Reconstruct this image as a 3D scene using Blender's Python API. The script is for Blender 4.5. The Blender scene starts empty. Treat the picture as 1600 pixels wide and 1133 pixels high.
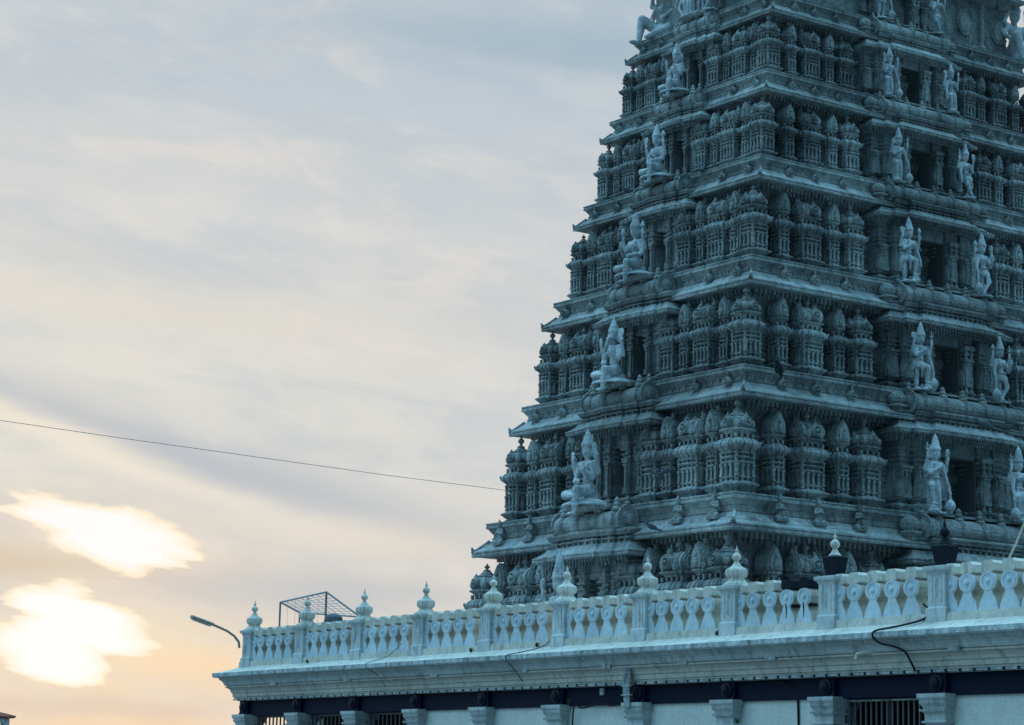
import bpy, math, random
import numpy as np
from mathutils import Matrix, Vector
random.seed(7)
PI=math.pi
S=bpy.context.scene
COL=S.collection
ZO=1.7                                   # camera stands 1.7 m above the ground

# ------------------------------------------------------------------ materials
def new_mat(name):
    m=bpy.data.materials.new(name); m.use_nodes=True
    nt=m.node_tree; b=nt.nodes['Principled BSDF']; return m,nt,b
def N(nt,t,**k):
    n=nt.nodes.new(t)
    for a,v in k.items():
        if a.startswith('i_'): n.inputs[int(a[2:])].default_value=v
        else: setattr(n,a,v)
    return n
def L(nt,a,ao,b,bi): nt.links.new(a.outputs[ao],b.inputs[bi])
def weathered(name,c1,c2,c3,rough=.85,scale=1.0,streak=.5,bump=.25,fine=60.,stain=.55,grain=1.,vary=0.,carve=0.):
    """plaster or stone with mottling, vertical run marks and grain"""
    m,nt,b=new_mat(name)
    tc=N(nt,'ShaderNodeNewGeometry')
    mp=N(nt,'ShaderNodeMapping'); mp.inputs['Scale'].default_value=(scale,scale,scale); L(nt,tc,'Position',mp,'Vector')
    n1=N(nt,'ShaderNodeTexNoise'); n1.inputs['Scale'].default_value=1.3; n1.inputs['Detail'].default_value=8; n1.inputs['Roughness'].default_value=.65; L(nt,mp,0,n1,'Vector')
    r1=N(nt,'ShaderNodeValToRGB'); r1.color_ramp.elements[0].position=.35; r1.color_ramp.elements[1].position=.65
    r1.color_ramp.elements[0].color=(*c1,1); r1.color_ramp.elements[1].color=(*c2,1); L(nt,n1,'Fac',r1,'Fac')
    mp2=N(nt,'ShaderNodeMapping'); mp2.inputs['Scale'].default_value=(scale*4,scale*4,scale*1.3); L(nt,tc,'Position',mp2,'Vector')
    n2=N(nt,'ShaderNodeTexNoise'); n2.inputs['Scale'].default_value=1.; n2.inputs['Detail'].default_value=6; n2.inputs['Roughness'].default_value=.6; L(nt,mp2,0,n2,'Vector')
    r2=N(nt,'ShaderNodeValToRGB'); r2.color_ramp.elements[0].position=stain-.05; r2.color_ramp.elements[1].position=stain+.2
    r2.color_ramp.elements[0].color=(0,0,0,1); r2.color_ramp.elements[1].color=(streak,streak,streak,1); L(nt,n2,'Fac',r2,'Fac')
    mx=N(nt,'ShaderNodeMix',data_type='RGBA'); L(nt,r2,0,mx,0); L(nt,r1,0,mx,6); mx.inputs[7].default_value=(*c3,1)
    n3=N(nt,'ShaderNodeTexNoise'); n3.inputs['Scale'].default_value=fine; n3.inputs['Detail'].default_value=4; L(nt,tc,'Position',n3,'Vector')
    n4=N(nt,'ShaderNodeTexNoise'); n4.inputs['Scale'].default_value=9; n4.inputs['Detail'].default_value=5; L(nt,tc,'Position',n4,'Vector')
    mr=N(nt,'ShaderNodeMapRange'); mr.inputs[1].default_value=.3; mr.inputs[2].default_value=.7; mr.inputs[3].default_value=1-.28*grain; mr.inputs[4].default_value=1+.22*grain; L(nt,n4,'Fac',mr,0)
    mu=N(nt,'ShaderNodeMix',data_type='RGBA',blend_type='MULTIPLY'); mu.inputs[0].default_value=1; L(nt,mx,2,mu,6); L(nt,mr,0,mu,7)
    oi=N(nt,'ShaderNodeObjectInfo'); m2=N(nt,'ShaderNodeMapRange'); m2.inputs[3].default_value=1-.22*vary; m2.inputs[4].default_value=1+.16*vary; L(nt,oi,'Random',m2,0)
    n5=N(nt,'ShaderNodeTexNoise'); n5.inputs['Scale'].default_value=.33; n5.inputs['Detail'].default_value=3; L(nt,tc,'Position',n5,'Vector')
    m3=N(nt,'ShaderNodeMapRange'); m3.inputs[1].default_value=.35; m3.inputs[2].default_value=.65; m3.inputs[3].default_value=1-.3*vary; m3.inputs[4].default_value=1+.25*vary; L(nt,n5,'Fac',m3,0)
    m4=N(nt,'ShaderNodeMath',operation='MULTIPLY'); L(nt,m2,0,m4,0); L(nt,m3,0,m4,1)
    mu2=N(nt,'ShaderNodeMix',data_type='RGBA',blend_type='MULTIPLY'); mu2.inputs[0].default_value=1; L(nt,mu,2,mu2,6); L(nt,m4,0,mu2,7)
    L(nt,mu2,2,b,'Base Color')
    ad=N(nt,'ShaderNodeMath',operation='MULTIPLY_ADD'); L(nt,n4,'Fac',ad,0); ad.inputs[1].default_value=1.5; L(nt,n3,'Fac',ad,2)
    if carve:
        vo=N(nt,'ShaderNodeTexVoronoi'); vo.inputs['Scale'].default_value=13; L(nt,tc,'Position',vo,'Vector')
        a2=N(nt,'ShaderNodeMath',operation='MULTIPLY_ADD'); L(nt,vo,'Distance',a2,0); a2.inputs[1].default_value=-carve*1.6; L(nt,ad,0,a2,2); ad=a2
    bp=N(nt,'ShaderNodeBump'); bp.inputs['Strength'].default_value=bump; bp.inputs['Distance'].default_value=.03; L(nt,ad,0,bp,'Height'); L(nt,bp,0,b,'Normal')
    b.inputs['Roughness'].default_value=rough; b.inputs['Specular IOR Level'].default_value=.3
    return m
def plain(name,c,rough=.6,metal=0.):
    m,nt,b=new_mat(name); b.inputs['Roughness'].default_value=rough; b.inputs['Specular IOR Level'].default_value=.15 if max(c)<.1 else .4; b.inputs['Metallic'].default_value=metal
    n=N(nt,'ShaderNodeTexNoise'); n.inputs['Scale'].default_value=14; n.inputs['Detail'].default_value=5
    g=N(nt,'ShaderNodeNewGeometry'); L(nt,g,'Position',n,'Vector')
    r=N(nt,'ShaderNodeValToRGB'); r.color_ramp.elements[0].position=.3; r.color_ramp.elements[1].position=.7
    r.color_ramp.elements[0].color=(c[0]*.75,c[1]*.75,c[2]*.75,1); r.color_ramp.elements[1].color=(min(1,c[0]*1.2),min(1,c[1]*1.2),min(1,c[2]*1.2),1)
    L(nt,n,'Fac',r,'Fac'); L(nt,r,0,b,'Base Color'); return m
M={}
M['stone']=weathered('carved_stone',(.205,.225,.23),(.37,.395,.40),(.04,.045,.05),streak=.75,bump=.7,grain=.7,vary=1.,carve=1.2)
M['statue']=weathered('painted_statue_plaster',(.34,.38,.41),(.52,.57,.60),(.10,.11,.12),streak=.75,bump=.5,vary=.5)
M['white']=weathered('whitewash',(.46,.49,.50),(.58,.61,.62),(.08,.09,.10),streak=.65,bump=.2,stain=.56,grain=.4,vary=.25)
M['cream']=weathered('cream_wash',(.52,.49,.44),(.66,.62,.56),(.12,.11,.10),streak=.7,bump=.25,stain=.57,grain=.45,vary=.25)
M['tan']=weathered('cream_wash_shade_tint',(.38,.33,.27),(.48,.42,.35),(.16,.14,.12),streak=.5,bump=.2,stain=.6,grain=.5,vary=.25)  # cream wash darkened to tan; shade of the baluster sides put into the colour
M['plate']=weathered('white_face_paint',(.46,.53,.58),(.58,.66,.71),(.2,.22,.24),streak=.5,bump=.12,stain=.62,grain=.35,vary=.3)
M['lip']=weathered('stained_lip_paint',(.36,.40,.42),(.60,.64,.65),(.08,.09,.10),streak=.8,bump=.3,stain=.5)
M['panel']=weathered('pale_wall_render',(.64,.64,.61),(.74,.74,.71),(.40,.40,.38),streak=.3,bump=.4,fine=35,stain=.62,grain=.3)
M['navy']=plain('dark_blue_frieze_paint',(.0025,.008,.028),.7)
M['boss']=plain('dark_boss_paint',(.006,.011,.022),.5)
M['dark']=plain('dark_interior',(.010,.011,.013),.9)  # near-black colour stands in for the shade inside openings and holes
M['jamb']=plain('grey_jamb_plaster',(.11,.115,.12),.85)
M['soot']=plain('soot_blackened_plaster',(.012,.016,.024),.9)
M['metal']=plain('galvanised_pipe',(.25,.26,.27),.4,.7)
M['grille']=plain('painted_grille_steel',(.09,.10,.11),.5,.3)
M['cable']=plain('black_cable',(.015,.015,.016),.6)
M['wire']=plain('grey_wire',(.13,.13,.13),.7)
M['lampgrey']=plain('pale_lamp_paint',(.36,.29,.23),.6)
M['rope']=plain('pale_rope',(.5,.46,.38),.9)
M['bird']=plain('dark_plumage',(.02,.023,.03),.7)
M['pigeon']=plain('slate_plumage',(.07,.08,.10),.7)
M['glass']=plain('lamp_glass',(.55,.55,.52),.2)
M['pvc']=plain('cream_pvc',(.6,.57,.48),.4)
M['roofred']=plain('terracotta_roof',(.35,.13,.09),.8)
M['ground']=weathered('paving_ground',(.10,.10,.095),(.17,.165,.15),(.06,.06,.055),scale=.3,bump=.2)

# ------------------------------------------------------------------ mesh builder
class MB:
    def __init__(s): s.v=[]; s.f=[]; s.m=[]; s.mats=[]; s.cur=0; s.smooth=[]; s.sm=False
    def mat(s,k):
        if k not in s.mats: s.mats.append(k)
        s.cur=s.mats.index(k); return s
    def _f(s,fs):
        if not s.mats: s.mats.append('stone')
        for f in fs: s.f.append(f); s.m.append(s.cur); s.smooth.append(s.sm)
    def box(s,x0,x1,y0,y1,z0,z1):
        n=len(s.v)
        s.v+=[(x0,y0,z0),(x1,y0,z0),(x1,y1,z0),(x0,y1,z0),(x0,y0,z1),(x1,y0,z1),(x1,y1,z1),(x0,y1,z1)]
        s._f([(n,n+3,n+2,n+1),(n+4,n+5,n+6,n+7),(n,n+1,n+5,n+4),(n+1,n+2,n+6,n+5),(n+2,n+3,n+7,n+6),(n+3,n,n+4,n+7)])
    def cbox(s,x,y,z0,z1,hx,hy=None): 
        hy=hx if hy is None else hy; s.box(x-hx,x+hx,y-hy,y+hy,z0,z1)
    def rings(s,rs,cap0=True,cap1=True,closed=True):
        n0=len(s.v); k=len(rs[0])
        for r in rs: s.v+= [tuple(p) for p in r]
        fs=[]
        for i in range(len(rs)-1):
            a=n0+i*k; b=a+k
            for j in range(k if closed else k-1):
                j2=(j+1)%k; fs.append((a+j,a+j2,b+j2,b+j))
        if cap0: fs.append(tuple(n0+j for j in range(k-1,-1,-1)))
        if cap1: fs.append(tuple(n0+(len(rs)-1)*k+j for j in range(k)))
        s._f(fs)
    def loft(s,levels,c=(0,0),plan=None,**k):
        """levels (z,hx,hy) over a stepped square plan"""
        s.rings([[(c[0]+x,c[1]+y,z) for x,y in (plan or ratha)(hx,hy)] for z,hx,hy in levels],**k)
    def sweep(s,poly,prof,**k):
        s.rings([[(x,y,z) for x,y in offset(poly,e)] for e,z in prof],**k)
    def lathe(s,c,prof,n=12,axis='z',lobes=0,amp=0.,**k):
        rs=[]
        for z,r in prof:
            ring=[]
            for i in range(n):
                a=2*PI*i/n; rr=r*(1+amp*math.cos(lobes*a)) if lobes else r
                x,y=rr*math.cos(a),rr*math.sin(a)
                if axis=='z': ring.append((c[0]+x,c[1]+y,c[2]+z))
                elif axis=='y': ring.append((c[0]-x,c[1]+z,c[2]+y))
                elif axis=='x': ring.append((c[0]+z,c[1]+x,c[2]+y))
                elif axis=='-x': ring.append((c[0]-z,c[1]-x,c[2]+y))
            rs.append(ring)
        s.rings(rs,**k)
    def extrude(s,outline,c,d0,d1,axis='y'):
        """outline (a,z) counter-clockwise seen from the outside; extruded along axis"""
        def P(a,z,d):
            if axis=='y': return (c[0]-a,c[1]+d,c[2]+z)
            if axis=='x': return (c[0]+d,c[1]+a,c[2]+z)
            if axis=='-x': return (c[0]-d,c[1]-a,c[2]+z)
        s.rings([[P(a,z,d0) for a,z in outline],[P(a,z,d1) for a,z in outline]])
    def tube(s,pts,r,n=6,r2=None):
        pts=[Vector(p) for p in pts]; rs=[]
        up=Vector((0,0,1))
        for i,p in enumerate(pts):
            d=(pts[min(i+1,len(pts)-1)]-pts[max(i-1,0)]).normalized()
            a=d.cross(up if abs(d.z)<.95 else Vector((1,0,0))).normalized(); b=a.cross(d)
            rr=r if r2 is None else r+(r2-r)*i/(len(pts)-1)
            rs.append([tuple(p+rr*(a*math.cos(t)-b*math.sin(t))) for t in [2*PI*j/n for j in range(n)]])
        s.rings(rs)
    def ball(s,c,r,n=10,m=7,rot=None):
        if not hasattr(r,'__len__'): r=(r,r,r)
        R=rot or Matrix.Identity(3); rs=[]
        for i in range(m+1):
            t=-PI/2+PI*i/m; t=max(-PI/2+.02,min(PI/2-.02,t)); ring=[]
            for j in range(n):
                a=2*PI*j/n; q=R@Vector((r[0]*math.cos(t)*math.cos(a),r[1]*math.cos(t)*math.sin(a),r[2]*math.sin(t)))
                ring.append((c[0]+q.x,c[1]+q.y,c[2]+q.z))
            rs.append(ring)
        s.rings(rs)
    def limb(s,a,b,ra,rb,n=10):
        a,b=Vector(a),Vector(b); s.tube([a,a.lerp(b,.5),b],ra,n,rb); s.ball(a,ra,n,6); s.ball(b,rb,n,6)
    def add(s,o,mtx):
        n=len(s.v); s.v+=[tuple(mtx@Vector(p)) for p in o.v]
        flip=mtx.to_3x3().determinant()<0
        mp=[]
        for k in (o.mats or ['stone']):
            if k not in s.mats: s.mats.append(k)
            mp.append(s.mats.index(k))
        for f,m,sm in zip(o.f,o.m,o.smooth):
            g=tuple(n+i for i in f); s.f.append(g[::-1] if flip else g); s.m.append(mp[m]); s.smooth.append(sm)
    def mesh(s,name):
        me=bpy.data.meshes.new(name); me.from_pydata(s.v,[],s.f); me.update()
        for k in (s.mats or ['stone']): me.materials.append(M[k])
        me.polygons.foreach_set('material_index',s.m); me.polygons.foreach_set('use_smooth',s.smooth)
        return me
def ratha(hx,hy,k=.055):
    k=min(k,hx*.3,hy*.3); a=hx-k; b=hy-k; p=hx*.55; q=hy*.55
    return [(hx,-q),(hx,q),(a,q),(a,b),(p,b),(p,hy),(-p,hy),(-p,b),(-a,b),(-a,q),(-hx,q),(-hx,-q),(-a,-q),(-a,-b),(-p,-b),(-p,-hy),(p,-hy),(p,-b),(a,-b),(a,-q)]
def rect(hx,hy): return [(hx,-hy),(hx,hy),(-hx,hy),(-hx,-hy)]
def offset(poly,e):
    n=len(poly); out=[]
    for i in range(n):
        x0,y0=poly[i-1]; x1,y1=poly[i]; x2,y2=poly[(i+1)%n]
        d1=(x1-x0,y1-y0); d2=(x2-x1,y2-y1); l1=math.hypot(*d1); l2=math.hypot(*d2)
        n1=(d1[1]/l1,-d1[0]/l1); n2=(d2[1]/l2,-d2[0]/l2)
        k=1+n1[0]*n2[0]+n1[1]*n2[1]
        out.append((x1+e*(n1[0]+n2[0])/k,y1+e*(n1[1]+n2[1])/k) if k>.05 else (x1+e*n1[0],y1+e*n1[1]))
    return out

# ------------------------------------------------------------------ objects
WM={}; ALT={}
def place(o,parent,W):
    WM[o.name]=W
    if parent: o.parent=parent; o.matrix_local=WM[parent.name].inverted()@W
    else: o.matrix_local=W
def T(x,y,z,rz=0,s=1):
    sc=Matrix.Diagonal((s,s,s,1)) if not hasattr(s,'__len__') else Matrix.Diagonal((*s,1))
    return Matrix.Translation((x,y,z))@Matrix.Rotation(rz,4,'Z')@sc
def part(name,mesh,parent,W,label=None):
    if isinstance(mesh,MB): mesh=mesh.mesh(name)
    if name in ALT and parent and random.random()<.3: mesh=ALT[name]
    if name.endswith('pavilion') and parent: W=W@Matrix.Translation((random.uniform(-.02,.02),random.uniform(-.03,.03),0))@Matrix.Rotation(random.uniform(-.018,.018),4,'Z')@Matrix.Diagonal((random.uniform(.97,1.03),1,random.uniform(.985,1.0),1))
    o=bpy.data.objects.new(name,mesh); COL.objects.link(o); place(o,parent,W)
    if label: o['label']=label
    return o
def thing(name,label,cat,W,mesh=None,group=None):
    if isinstance(mesh,MB): mesh=mesh.mesh(name)
    o=bpy.data.objects.new(name,mesh); COL.objects.link(o); place(o,None,W)
    o['label']=label; o['category']=cat
    if group: o['group']=group
    return o

# ================================================================== tower geometry
CX,CY=64.0,67.72
# eave tier: name, corner X0, Y0, lip bottom Z, height to next lip, half length b (short side)
TI=[('0',50.98,59.2,3.55,5.31,8.55),
    ('A',52.13,60.03,8.86,4.76,7.69),('B',53.22,60.81,13.62,4.2,6.91),('C',54.17,61.51,17.82,4.1,6.20),
    ('D',55.16,62.16,21.92,3.58,5.56),('E',55.98,62.75,25.50,3.32,4.97),('F',56.78,63.30,28.82,3.2,4.42)]
LBAY=[3.1,2.83,2.51,2.25,2.0,1.78,1.6]      # half width of the short side's bay eave
RBAY=[4.0,3.75,3.55,3.3,3.05,2.85,2.6]      # same on the long side

# ---- small shared shapes
def horseshoe(r,n=14,peak=.35):
    pts=[(-r*.55,-r*.8),(r*.55,-r*.8)]
    for i in range(n+1):
        a=-PI*.25+ (PI*1.5)*i/n
        rr=r*(1+peak*max(0,1-abs(a-PI/2)/.35))
        pts.append((rr*math.cos(a),rr*math.sin(a)))
    return pts
def nasi(mb,c,r,axis='y',d=.1,boss=True):
    """round horseshoe gable face with ring, disc and flame tip"""
    mb.extrude(horseshoe(r),c,-d,0,axis)
    if boss:
        cc=list(c)
        prof=[(0,r*.78),(d*.5,r*.74),(d*.5,r*.60),(d*.12,r*.56),(d*.12,r*.34),(d*.7,r*.28),(d*.9,r*.1)]
        mb.lathe(cc,prof,12,axis,cap0=False)
    # flame tip
    if axis=='y': mb.lathe((c[0],c[1]-d*.5,c[2]+r*1.2),[(0,.25*r),(.12*r,.3*r),(.22*r,.12*r),(.3*r,.2*r),(.5*r,.03*r)],6)
    else: mb.lathe((c[0]+(-d*.5 if axis=='x' else d*.5),c[1],c[2]+r*1.2),[(0,.25*r),(.12*r,.3*r),(.22*r,.12*r),(.3*r,.2*r),(.5*r,.03*r)],6)
def pot(mb,c,h=.42,r=.11):
    mb.lathe(c,[(0,r*1.3),(.06*h,r*1.35),(.12*h,r*.7),(.2*h,r*.45),(.3*h,r*.5),(.4*h,r*.95),(.52*h,r*1.1),(.64*h,r*.95),(.74*h,r*.45),(.8*h,r*.3),(.86*h,r*.4),(1*h,r*.06)],8)
def corner_body(mb,hx,hy):
    E=lambda z,e:(z,hx+e,hy+e)
    nx=max(3,round(hx*2/.26)+1); ny=max(3,round(hy*2/.26)+1)
    def posts(z0,z1,e,w,dep=.05):
        for i in range(nx):
            x=-hx+w/2+ (2*hx-w)*i/(nx-1)
            for sy in (-1,1): mb.cbox(x,sy*(hy+e-dep/2),z0,z1,w/2,dep/2+.02)
        for i in range(1,ny-1):
            y=-hy+w/2+(2*hy-w)*i/(ny-1)
            for sx in (-1,1): mb.cbox(sx*(hx+e-dep/2),y,z0,z1,dep/2+.02,w/2)
    mb.loft([E(0,-.2),E(.13,-.2)]); posts(0,.125,-.02,.13)
    mb.loft([E(.12,-.02),E(.135,.0),E(.18,.0),E(.20,.04),E(.27,.10),E(.30,.13),E(.32,.17),E(.38,.17),E(.40,.11),E(.45,.03),E(.48,-.02)])
    mb.loft([E(.48,-.2),E(.57,-.2)]); posts(.475,.57,-.03,.12)
    mb.loft([E(.56,.0),E(.58,.02),E(.62,.02),E(.63,-.23),E(1.07,-.23)])
    for i in range(nx):
        x=-hx+.06+(2*hx-.12)*i/(nx-1)
        for sy in (-1,1):
            mb.cbox(x,sy*(hy-.06),.61,1.07,.05,.06); mb.cbox(x,sy*(hy-.045),.61,.70,.062,.06); mb.cbox(x,sy*(hy-.045),.97,1.07,.066,.065)
    for i in range(1,ny-1):
        y=-hy+.06+(2*hy-.12)*i/(ny-1)
        for sx in (-1,1):
            mb.cbox(sx*(hx-.06),y,.61,1.07,.06,.05); mb.cbox(sx*(hx-.045),y,.61,.70,.06,.062); mb.cbox(sx*(hx-.045),y,.97,1.07,.065,.066)
    mb.loft([E(1.065,-.02),E(1.08,.03),E(1.11,.05),E(1.15,.04),E(1.16,-.05),E(1.22,-.07),E(1.25,-.02),E(1.26,.04),E(1.29,.065),E(1.33,.05),E(1.34,-.04),E(1.40,-.06)])
    posts(1.16,1.25,-.03,.07); posts(1.34,1.42,-.02,.07)
    mb.loft([E(1.40,.0),E(1.42,.06),E(1.46,.085),E(1.49,.03),E(1.53,.03),E(1.60,.10),E(1.65,.165),E(1.67,.19),E(1.72,.20),E(1.735,.19),E(1.735,.205),E(1.76,.205),E(1.78,.185),
             E(1.85,.15),E(1.92,.085),E(1.97,.0),E(1.99,-.06)])
    mb.loft([E(1.98,-.2),E(2.13,-.2)]); posts(1.985,2.13,-.06,.09)
    mb.loft([E(2.12,-.05),E(2.15,-.04),E(2.17,-.03),E(2.22,.03),E(2.24,.07),E(2.29,.08),E(2.31,.03),E(2.33,-.03)])
    mb.mat('soot')
    for fx in (.55,-.35):
        seam=[(2.0,-.05),(1.92,.09),(1.84,.16),(1.75,.212),(1.66,.185),(1.58,.085),(1.50,.035),(1.43,.075),(1.30,.07)]
        mb.tube([(fx*hx+.02*math.sin(9*z),hy+e+.004,z) for z,e in seam],.011,4)
        for sx in (-1,1): mb.tube([(sx*(hx+e+.004),fx*hy+.02*math.sin(7*z),z) for z,e in seam],.011,4)
    mb.mat('stone')
    for sx in (-1,1):
        for sy in (-1,1): mb.lathe((sx*(hx+.14),sy*(hy+.14),1.75),[(0,.03),(.05,.045),(.12,.012)],6)
def mk_corner(hx=.43,hy=.43):
    mb=MB(); corner_body(mb,hx,hy); r=hx+.02
    mb.sm=False
    mb.lathe((0,0,2.32),[(0,r*.86),(.04,r*.96),(.06,r*.92),(.14,r*1.02),(.24,r*1.05),(.33,r*.97),(.40,r*.80),(.44,r*.62),(.45,r*.72),(.50,r*.70),(.52,r*.5),(.56,r*.5),(.58,r*.40),(.64,r*.30),(.7,r*.2)],16,lobes=8,amp=.07)
    for ax,c in (('y',(0,r*1.14,2.54)),('x',(r*1.14,0,2.54)),('-x',(-r*1.14,0,2.54))): nasi(mb,c,.19,ax,.14)
    for a in range(4):
        t=PI/4+a*PI/2; mb.ball((math.cos(t)*r*1.1,math.sin(t)*r*1.1,2.47),(.12,.12,.15),6,5)
    pot(mb,(0,0,2.98),.46,.12)
    return mb
def mk_narrow(hx=.29,hy=.33):
    mb=MB(); corner_body(mb,hx,hy); w=hx
    out=[(-w*.85,0),(w*.85,0),(w*1.05,.14),(w*1.08,.3),(w*.9,.48),(w*.55,.64),(w*.22,.76),(0,.84),(-w*.22,.76),(-w*.55,.64),(-w*.9,.48),(-w*1.08,.3),(-w*1.05,.14)]
    mb.extrude(out,(0,0,2.31),-hy,hy,'y')
    out2=[(a*.82,z*.88+.04) for a,z in out]
    mb.extrude(out2,(0,hy,2.31),0,.07,'y')
    mb.ball((0,hy+.09,2.52),(.12,.07,.17),8,6); mb.ball((0,hy+.1,2.75),(.065,.05,.075),8,5)
    mb.lathe((0,0,3.1),[(0,.1),(.04,.12),(.08,.06),(.14,.1),(.2,.03),(.28,.01)],8)
    for k in (-1,1): mb.lathe((k*w*.95,hy*.9,2.33),[(0,.05),(.1,.08),(.2,.03),(.3,.01)],6)
    return mb
def mk_barrel(hx=.55,hy=.37):
    mb=MB(); corner_body(mb,hx,hy); w=hy
    out=[(-w*.85,0),(w*.85,0),(w*1.08,.14),(w*1.1,.28),(w*.9,.44),(w*.5,.56),(0,.62),(-w*.5,.56),(-w*.9,.44),(-w*1.1,.28),(-w*1.08,.14)]
    mb.extrude(out,(-hx+.02,0,2.31),0,2*hx-.04,'x')
    for k in (-.62,.62):
        o2=[(a*1.06,z*1.05) for a,z in out]; mb.extrude(o2,(k*hx-.03,0,2.31),0,.06,'x')
    nasi(mb,(hx+.05,0,2.58),.3,'x',.1); nasi(mb,(-hx-.05,0,2.58),.3,'-x',.1)
    nasi(mb,(0,hy+.13,2.56),.24,'y',.2)
    mb.ball((0,hy+.17,2.53),(.08,.05,.13),8,5)
    for k in (-.52,.52): mb.lathe((k*hx,hy*1.06,2.32),[(0,.1),(.1,.12),(.22,.1),(.32,.05),(.4,.07),(.5,.01)],6)
    pot(mb,(0,0,2.9),.44,.11)
    for k in (-.75,.75): mb.lathe((k*hx,0,2.9),[(0,.07),(.06,.09),(.12,.04),(.2,.06),(.3,.01)],6)
    return mb
CORNER=mk_corner().mesh('corner_pavilion'); NARROW=mk_narrow().mesh('narrow_pavilion'); BARREL=mk_barrel().mesh('barrel_pavilion')
WIDE=mk_corner(.45,.40).mesh('square_pavilion')
_pot=pot
def pot(mb,c,h=.42,r=.11): _pot(mb,c,h*.55,r*.8)
CORNER2=mk_corner(.43,.43).mesh('corner_pavilion'); 
def pot(mb,c,h=.42,r=.11): mb.lathe(c,[(0,r*1.3),(.04,r*1.3),(.06,r*.8),(.10,r*.5),(.12,r*.2)],7)
NARROW2=mk_narrow(.275,.31).mesh('narrow_pavilion'); BARREL2=mk_barrel(.54,.38).mesh('barrel_pavilion')
pot=_pot
ALT={'corner_pavilion':CORNER2,'narrow_pavilion':NARROW2,'barrel_pavilion':BARREL2}
PM={'corner_pavilion':CORNER,'narrow_pavilion':NARROW,'barrel_pavilion':BARREL,'square_pavilion':WIDE}

def rosette_mesh():
    mb=MB(); nasi(mb,(0,0,.26),.22,'y',.16); mb.box(-.2,.2,-.2,.02,-.02,.08); mb.lathe((0,-.06,.55),[(0,.05),(.05,.08),(.1,.03),(.16,.01)],6); return mb.mesh('rosette')
ROS=rosette_mesh()

# ---- figures: primitives fused into one skin by a voxel remesh
def fuse(mb,name,voxel,smooth=2,mats=('statue',)):
    me=mb.mesh(name+'_src'); o=bpy.data.objects.new('src',me); COL.objects.link(o)
    r=o.modifiers.new('r','REMESH'); r.mode='VOXEL'; r.voxel_size=voxel; r.use_smooth_shade=True
    if smooth:
        q=o.modifiers.new('s','SMOOTH'); q.iterations=smooth; q.factor=.4
    dg=bpy.context.evaluated_depsgraph_get(); dg.update()
    out=bpy.data.meshes.new_from_object(o.evaluated_get(dg)); out.name=name
    bpy.data.objects.remove(o); bpy.data.meshes.remove(me)
    out.materials.clear()
    for k in mats: out.materials.append(M[k])
    out.polygons.foreach_set('use_smooth',[True]*len(out.polygons))
    out.polygons.foreach_set('material_index',[0]*len(out.polygons))
    return out
def hand(mb,p,d,spread=.05,l=.15):
    """palm with four fingers and a thumb"""
    p=Vector(p); d=Vector(d).normalized(); side=d.cross(Vector((0,1,0)))
    if side.length<.2: side=Vector((1,0,0))
    side.normalize()
    mb.ball(p+d*.05,(.062,.045,.07),8,6)
    for k,ln in zip((-1.5,-.5,.5,1.5),(.85,1.,1.05,.8)):
        a=p+d*.08+side*k*.032; b=p+d*(.08+l*ln)+side*k*spread
        mb.tube([a,a.lerp(b,.5)+Vector((0,.012,0)),b],.021,6,.016)
    mb.tube([p+side*.05+d*.02,p+side*.12+d*.09],.024,6,.018)
def crown(mb,c,h=.75,r=.17,lean=0):
    n=6
    for i in range(n):
        t=i/n; z=c[2]+.08+h*t*.85; rr=r*(1-.62*t)
        mb.lathe((c[0],c[1],z),[(0,rr*1.06),(.05,rr*1.12),(h*.85/n+.02,rr*.86)],12)
    mb.lathe((c[0],c[1],c[2]+.06+h*.85),[(0,r*.5),(.04,r*.55),(.08,r*.3),(.2,.02)],10)
def head(mb,c,trunk=False,fan=True,crn=.75):
    mb.ball(c,(.175,.185,.21),12,9)
    mb.ball((c[0],c[1]+.15,c[2]-.02),(.03,.04,.045),8,6)          # nose
    mb.ball((c[0],c[1]+.13,c[2]-.1),(.05,.04,.025),8,5)           # mouth
    for sx in (-1,1):
        mb.ball((c[0]+sx*.06,c[1]+.135,c[2]+.03),(.035,.025,.02),8,5)
        mb.ball((c[0]+sx*.17,c[1]-.02,c[2]-.05),(.05,.05,.12),8,6)  # ear with pendant
    if trunk:
        mb.tube([(c[0],c[1]+.1,c[2]),(c[0],c[1]+.25,c[2]-.12),(c[0]+.02,c[1]+.3,c[2]-.33),(c[0]+.08,c[1]+.3,c[2]-.5),(c[0]+.16,c[1]+.34,c[2]-.52)],.1,10,.045)
        for sx in (-1,1): mb.ball((c[0]+sx*.25,c[1]-.04,c[2]-.02),(.15,.05,.2),10,6)
    if fan: mb.lathe((c[0],c[1]-.15,c[2]+.04),[(0,.27),(.06,.27)],16,'y')
    mb.lathe((c[0],c[1],c[2]+.06),[(0,.17),(.05,.19),(.1,.17)],12)
    crown(mb,(c[0],c[1],c[2]+.05),crn,.19)
def torso(mb,hip,ch,w=.27):
    hip,ch=Vector(hip),Vector(ch)
    mb.ball(hip,(.27,.2,.2),12,8); mb.ball(hip.lerp(ch,.45),(.19,.15,.25),12,8)
    mb.ball(ch+Vector((0,.01,-.08)),(w,.17,.24),12,8)
    for sx in (-1,1): mb.ball(ch+Vector((sx*.11,.13,-.1)),(.09,.07,.09),8,6)
    mb.limb(ch+Vector((-.24,0,.05)),ch+Vector((.24,0,.05)),.09,.09); mb.limb(ch,ch+Vector((0,.01,.26)),.085,.08)
    # necklace and belt
    mb.tube([tuple(ch+Vector((.17*math.sin(t),.13+.05*math.cos(t),.08-.14*math.cos(t)))) for t in [-1.4,-.9,-.4,0,.4,.9,1.4]],.025,6)
    mb.lathe((hip.x,hip.y,hip.z+.1),[(0,.235),(.03,.25),(.07,.235)],14)
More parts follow.
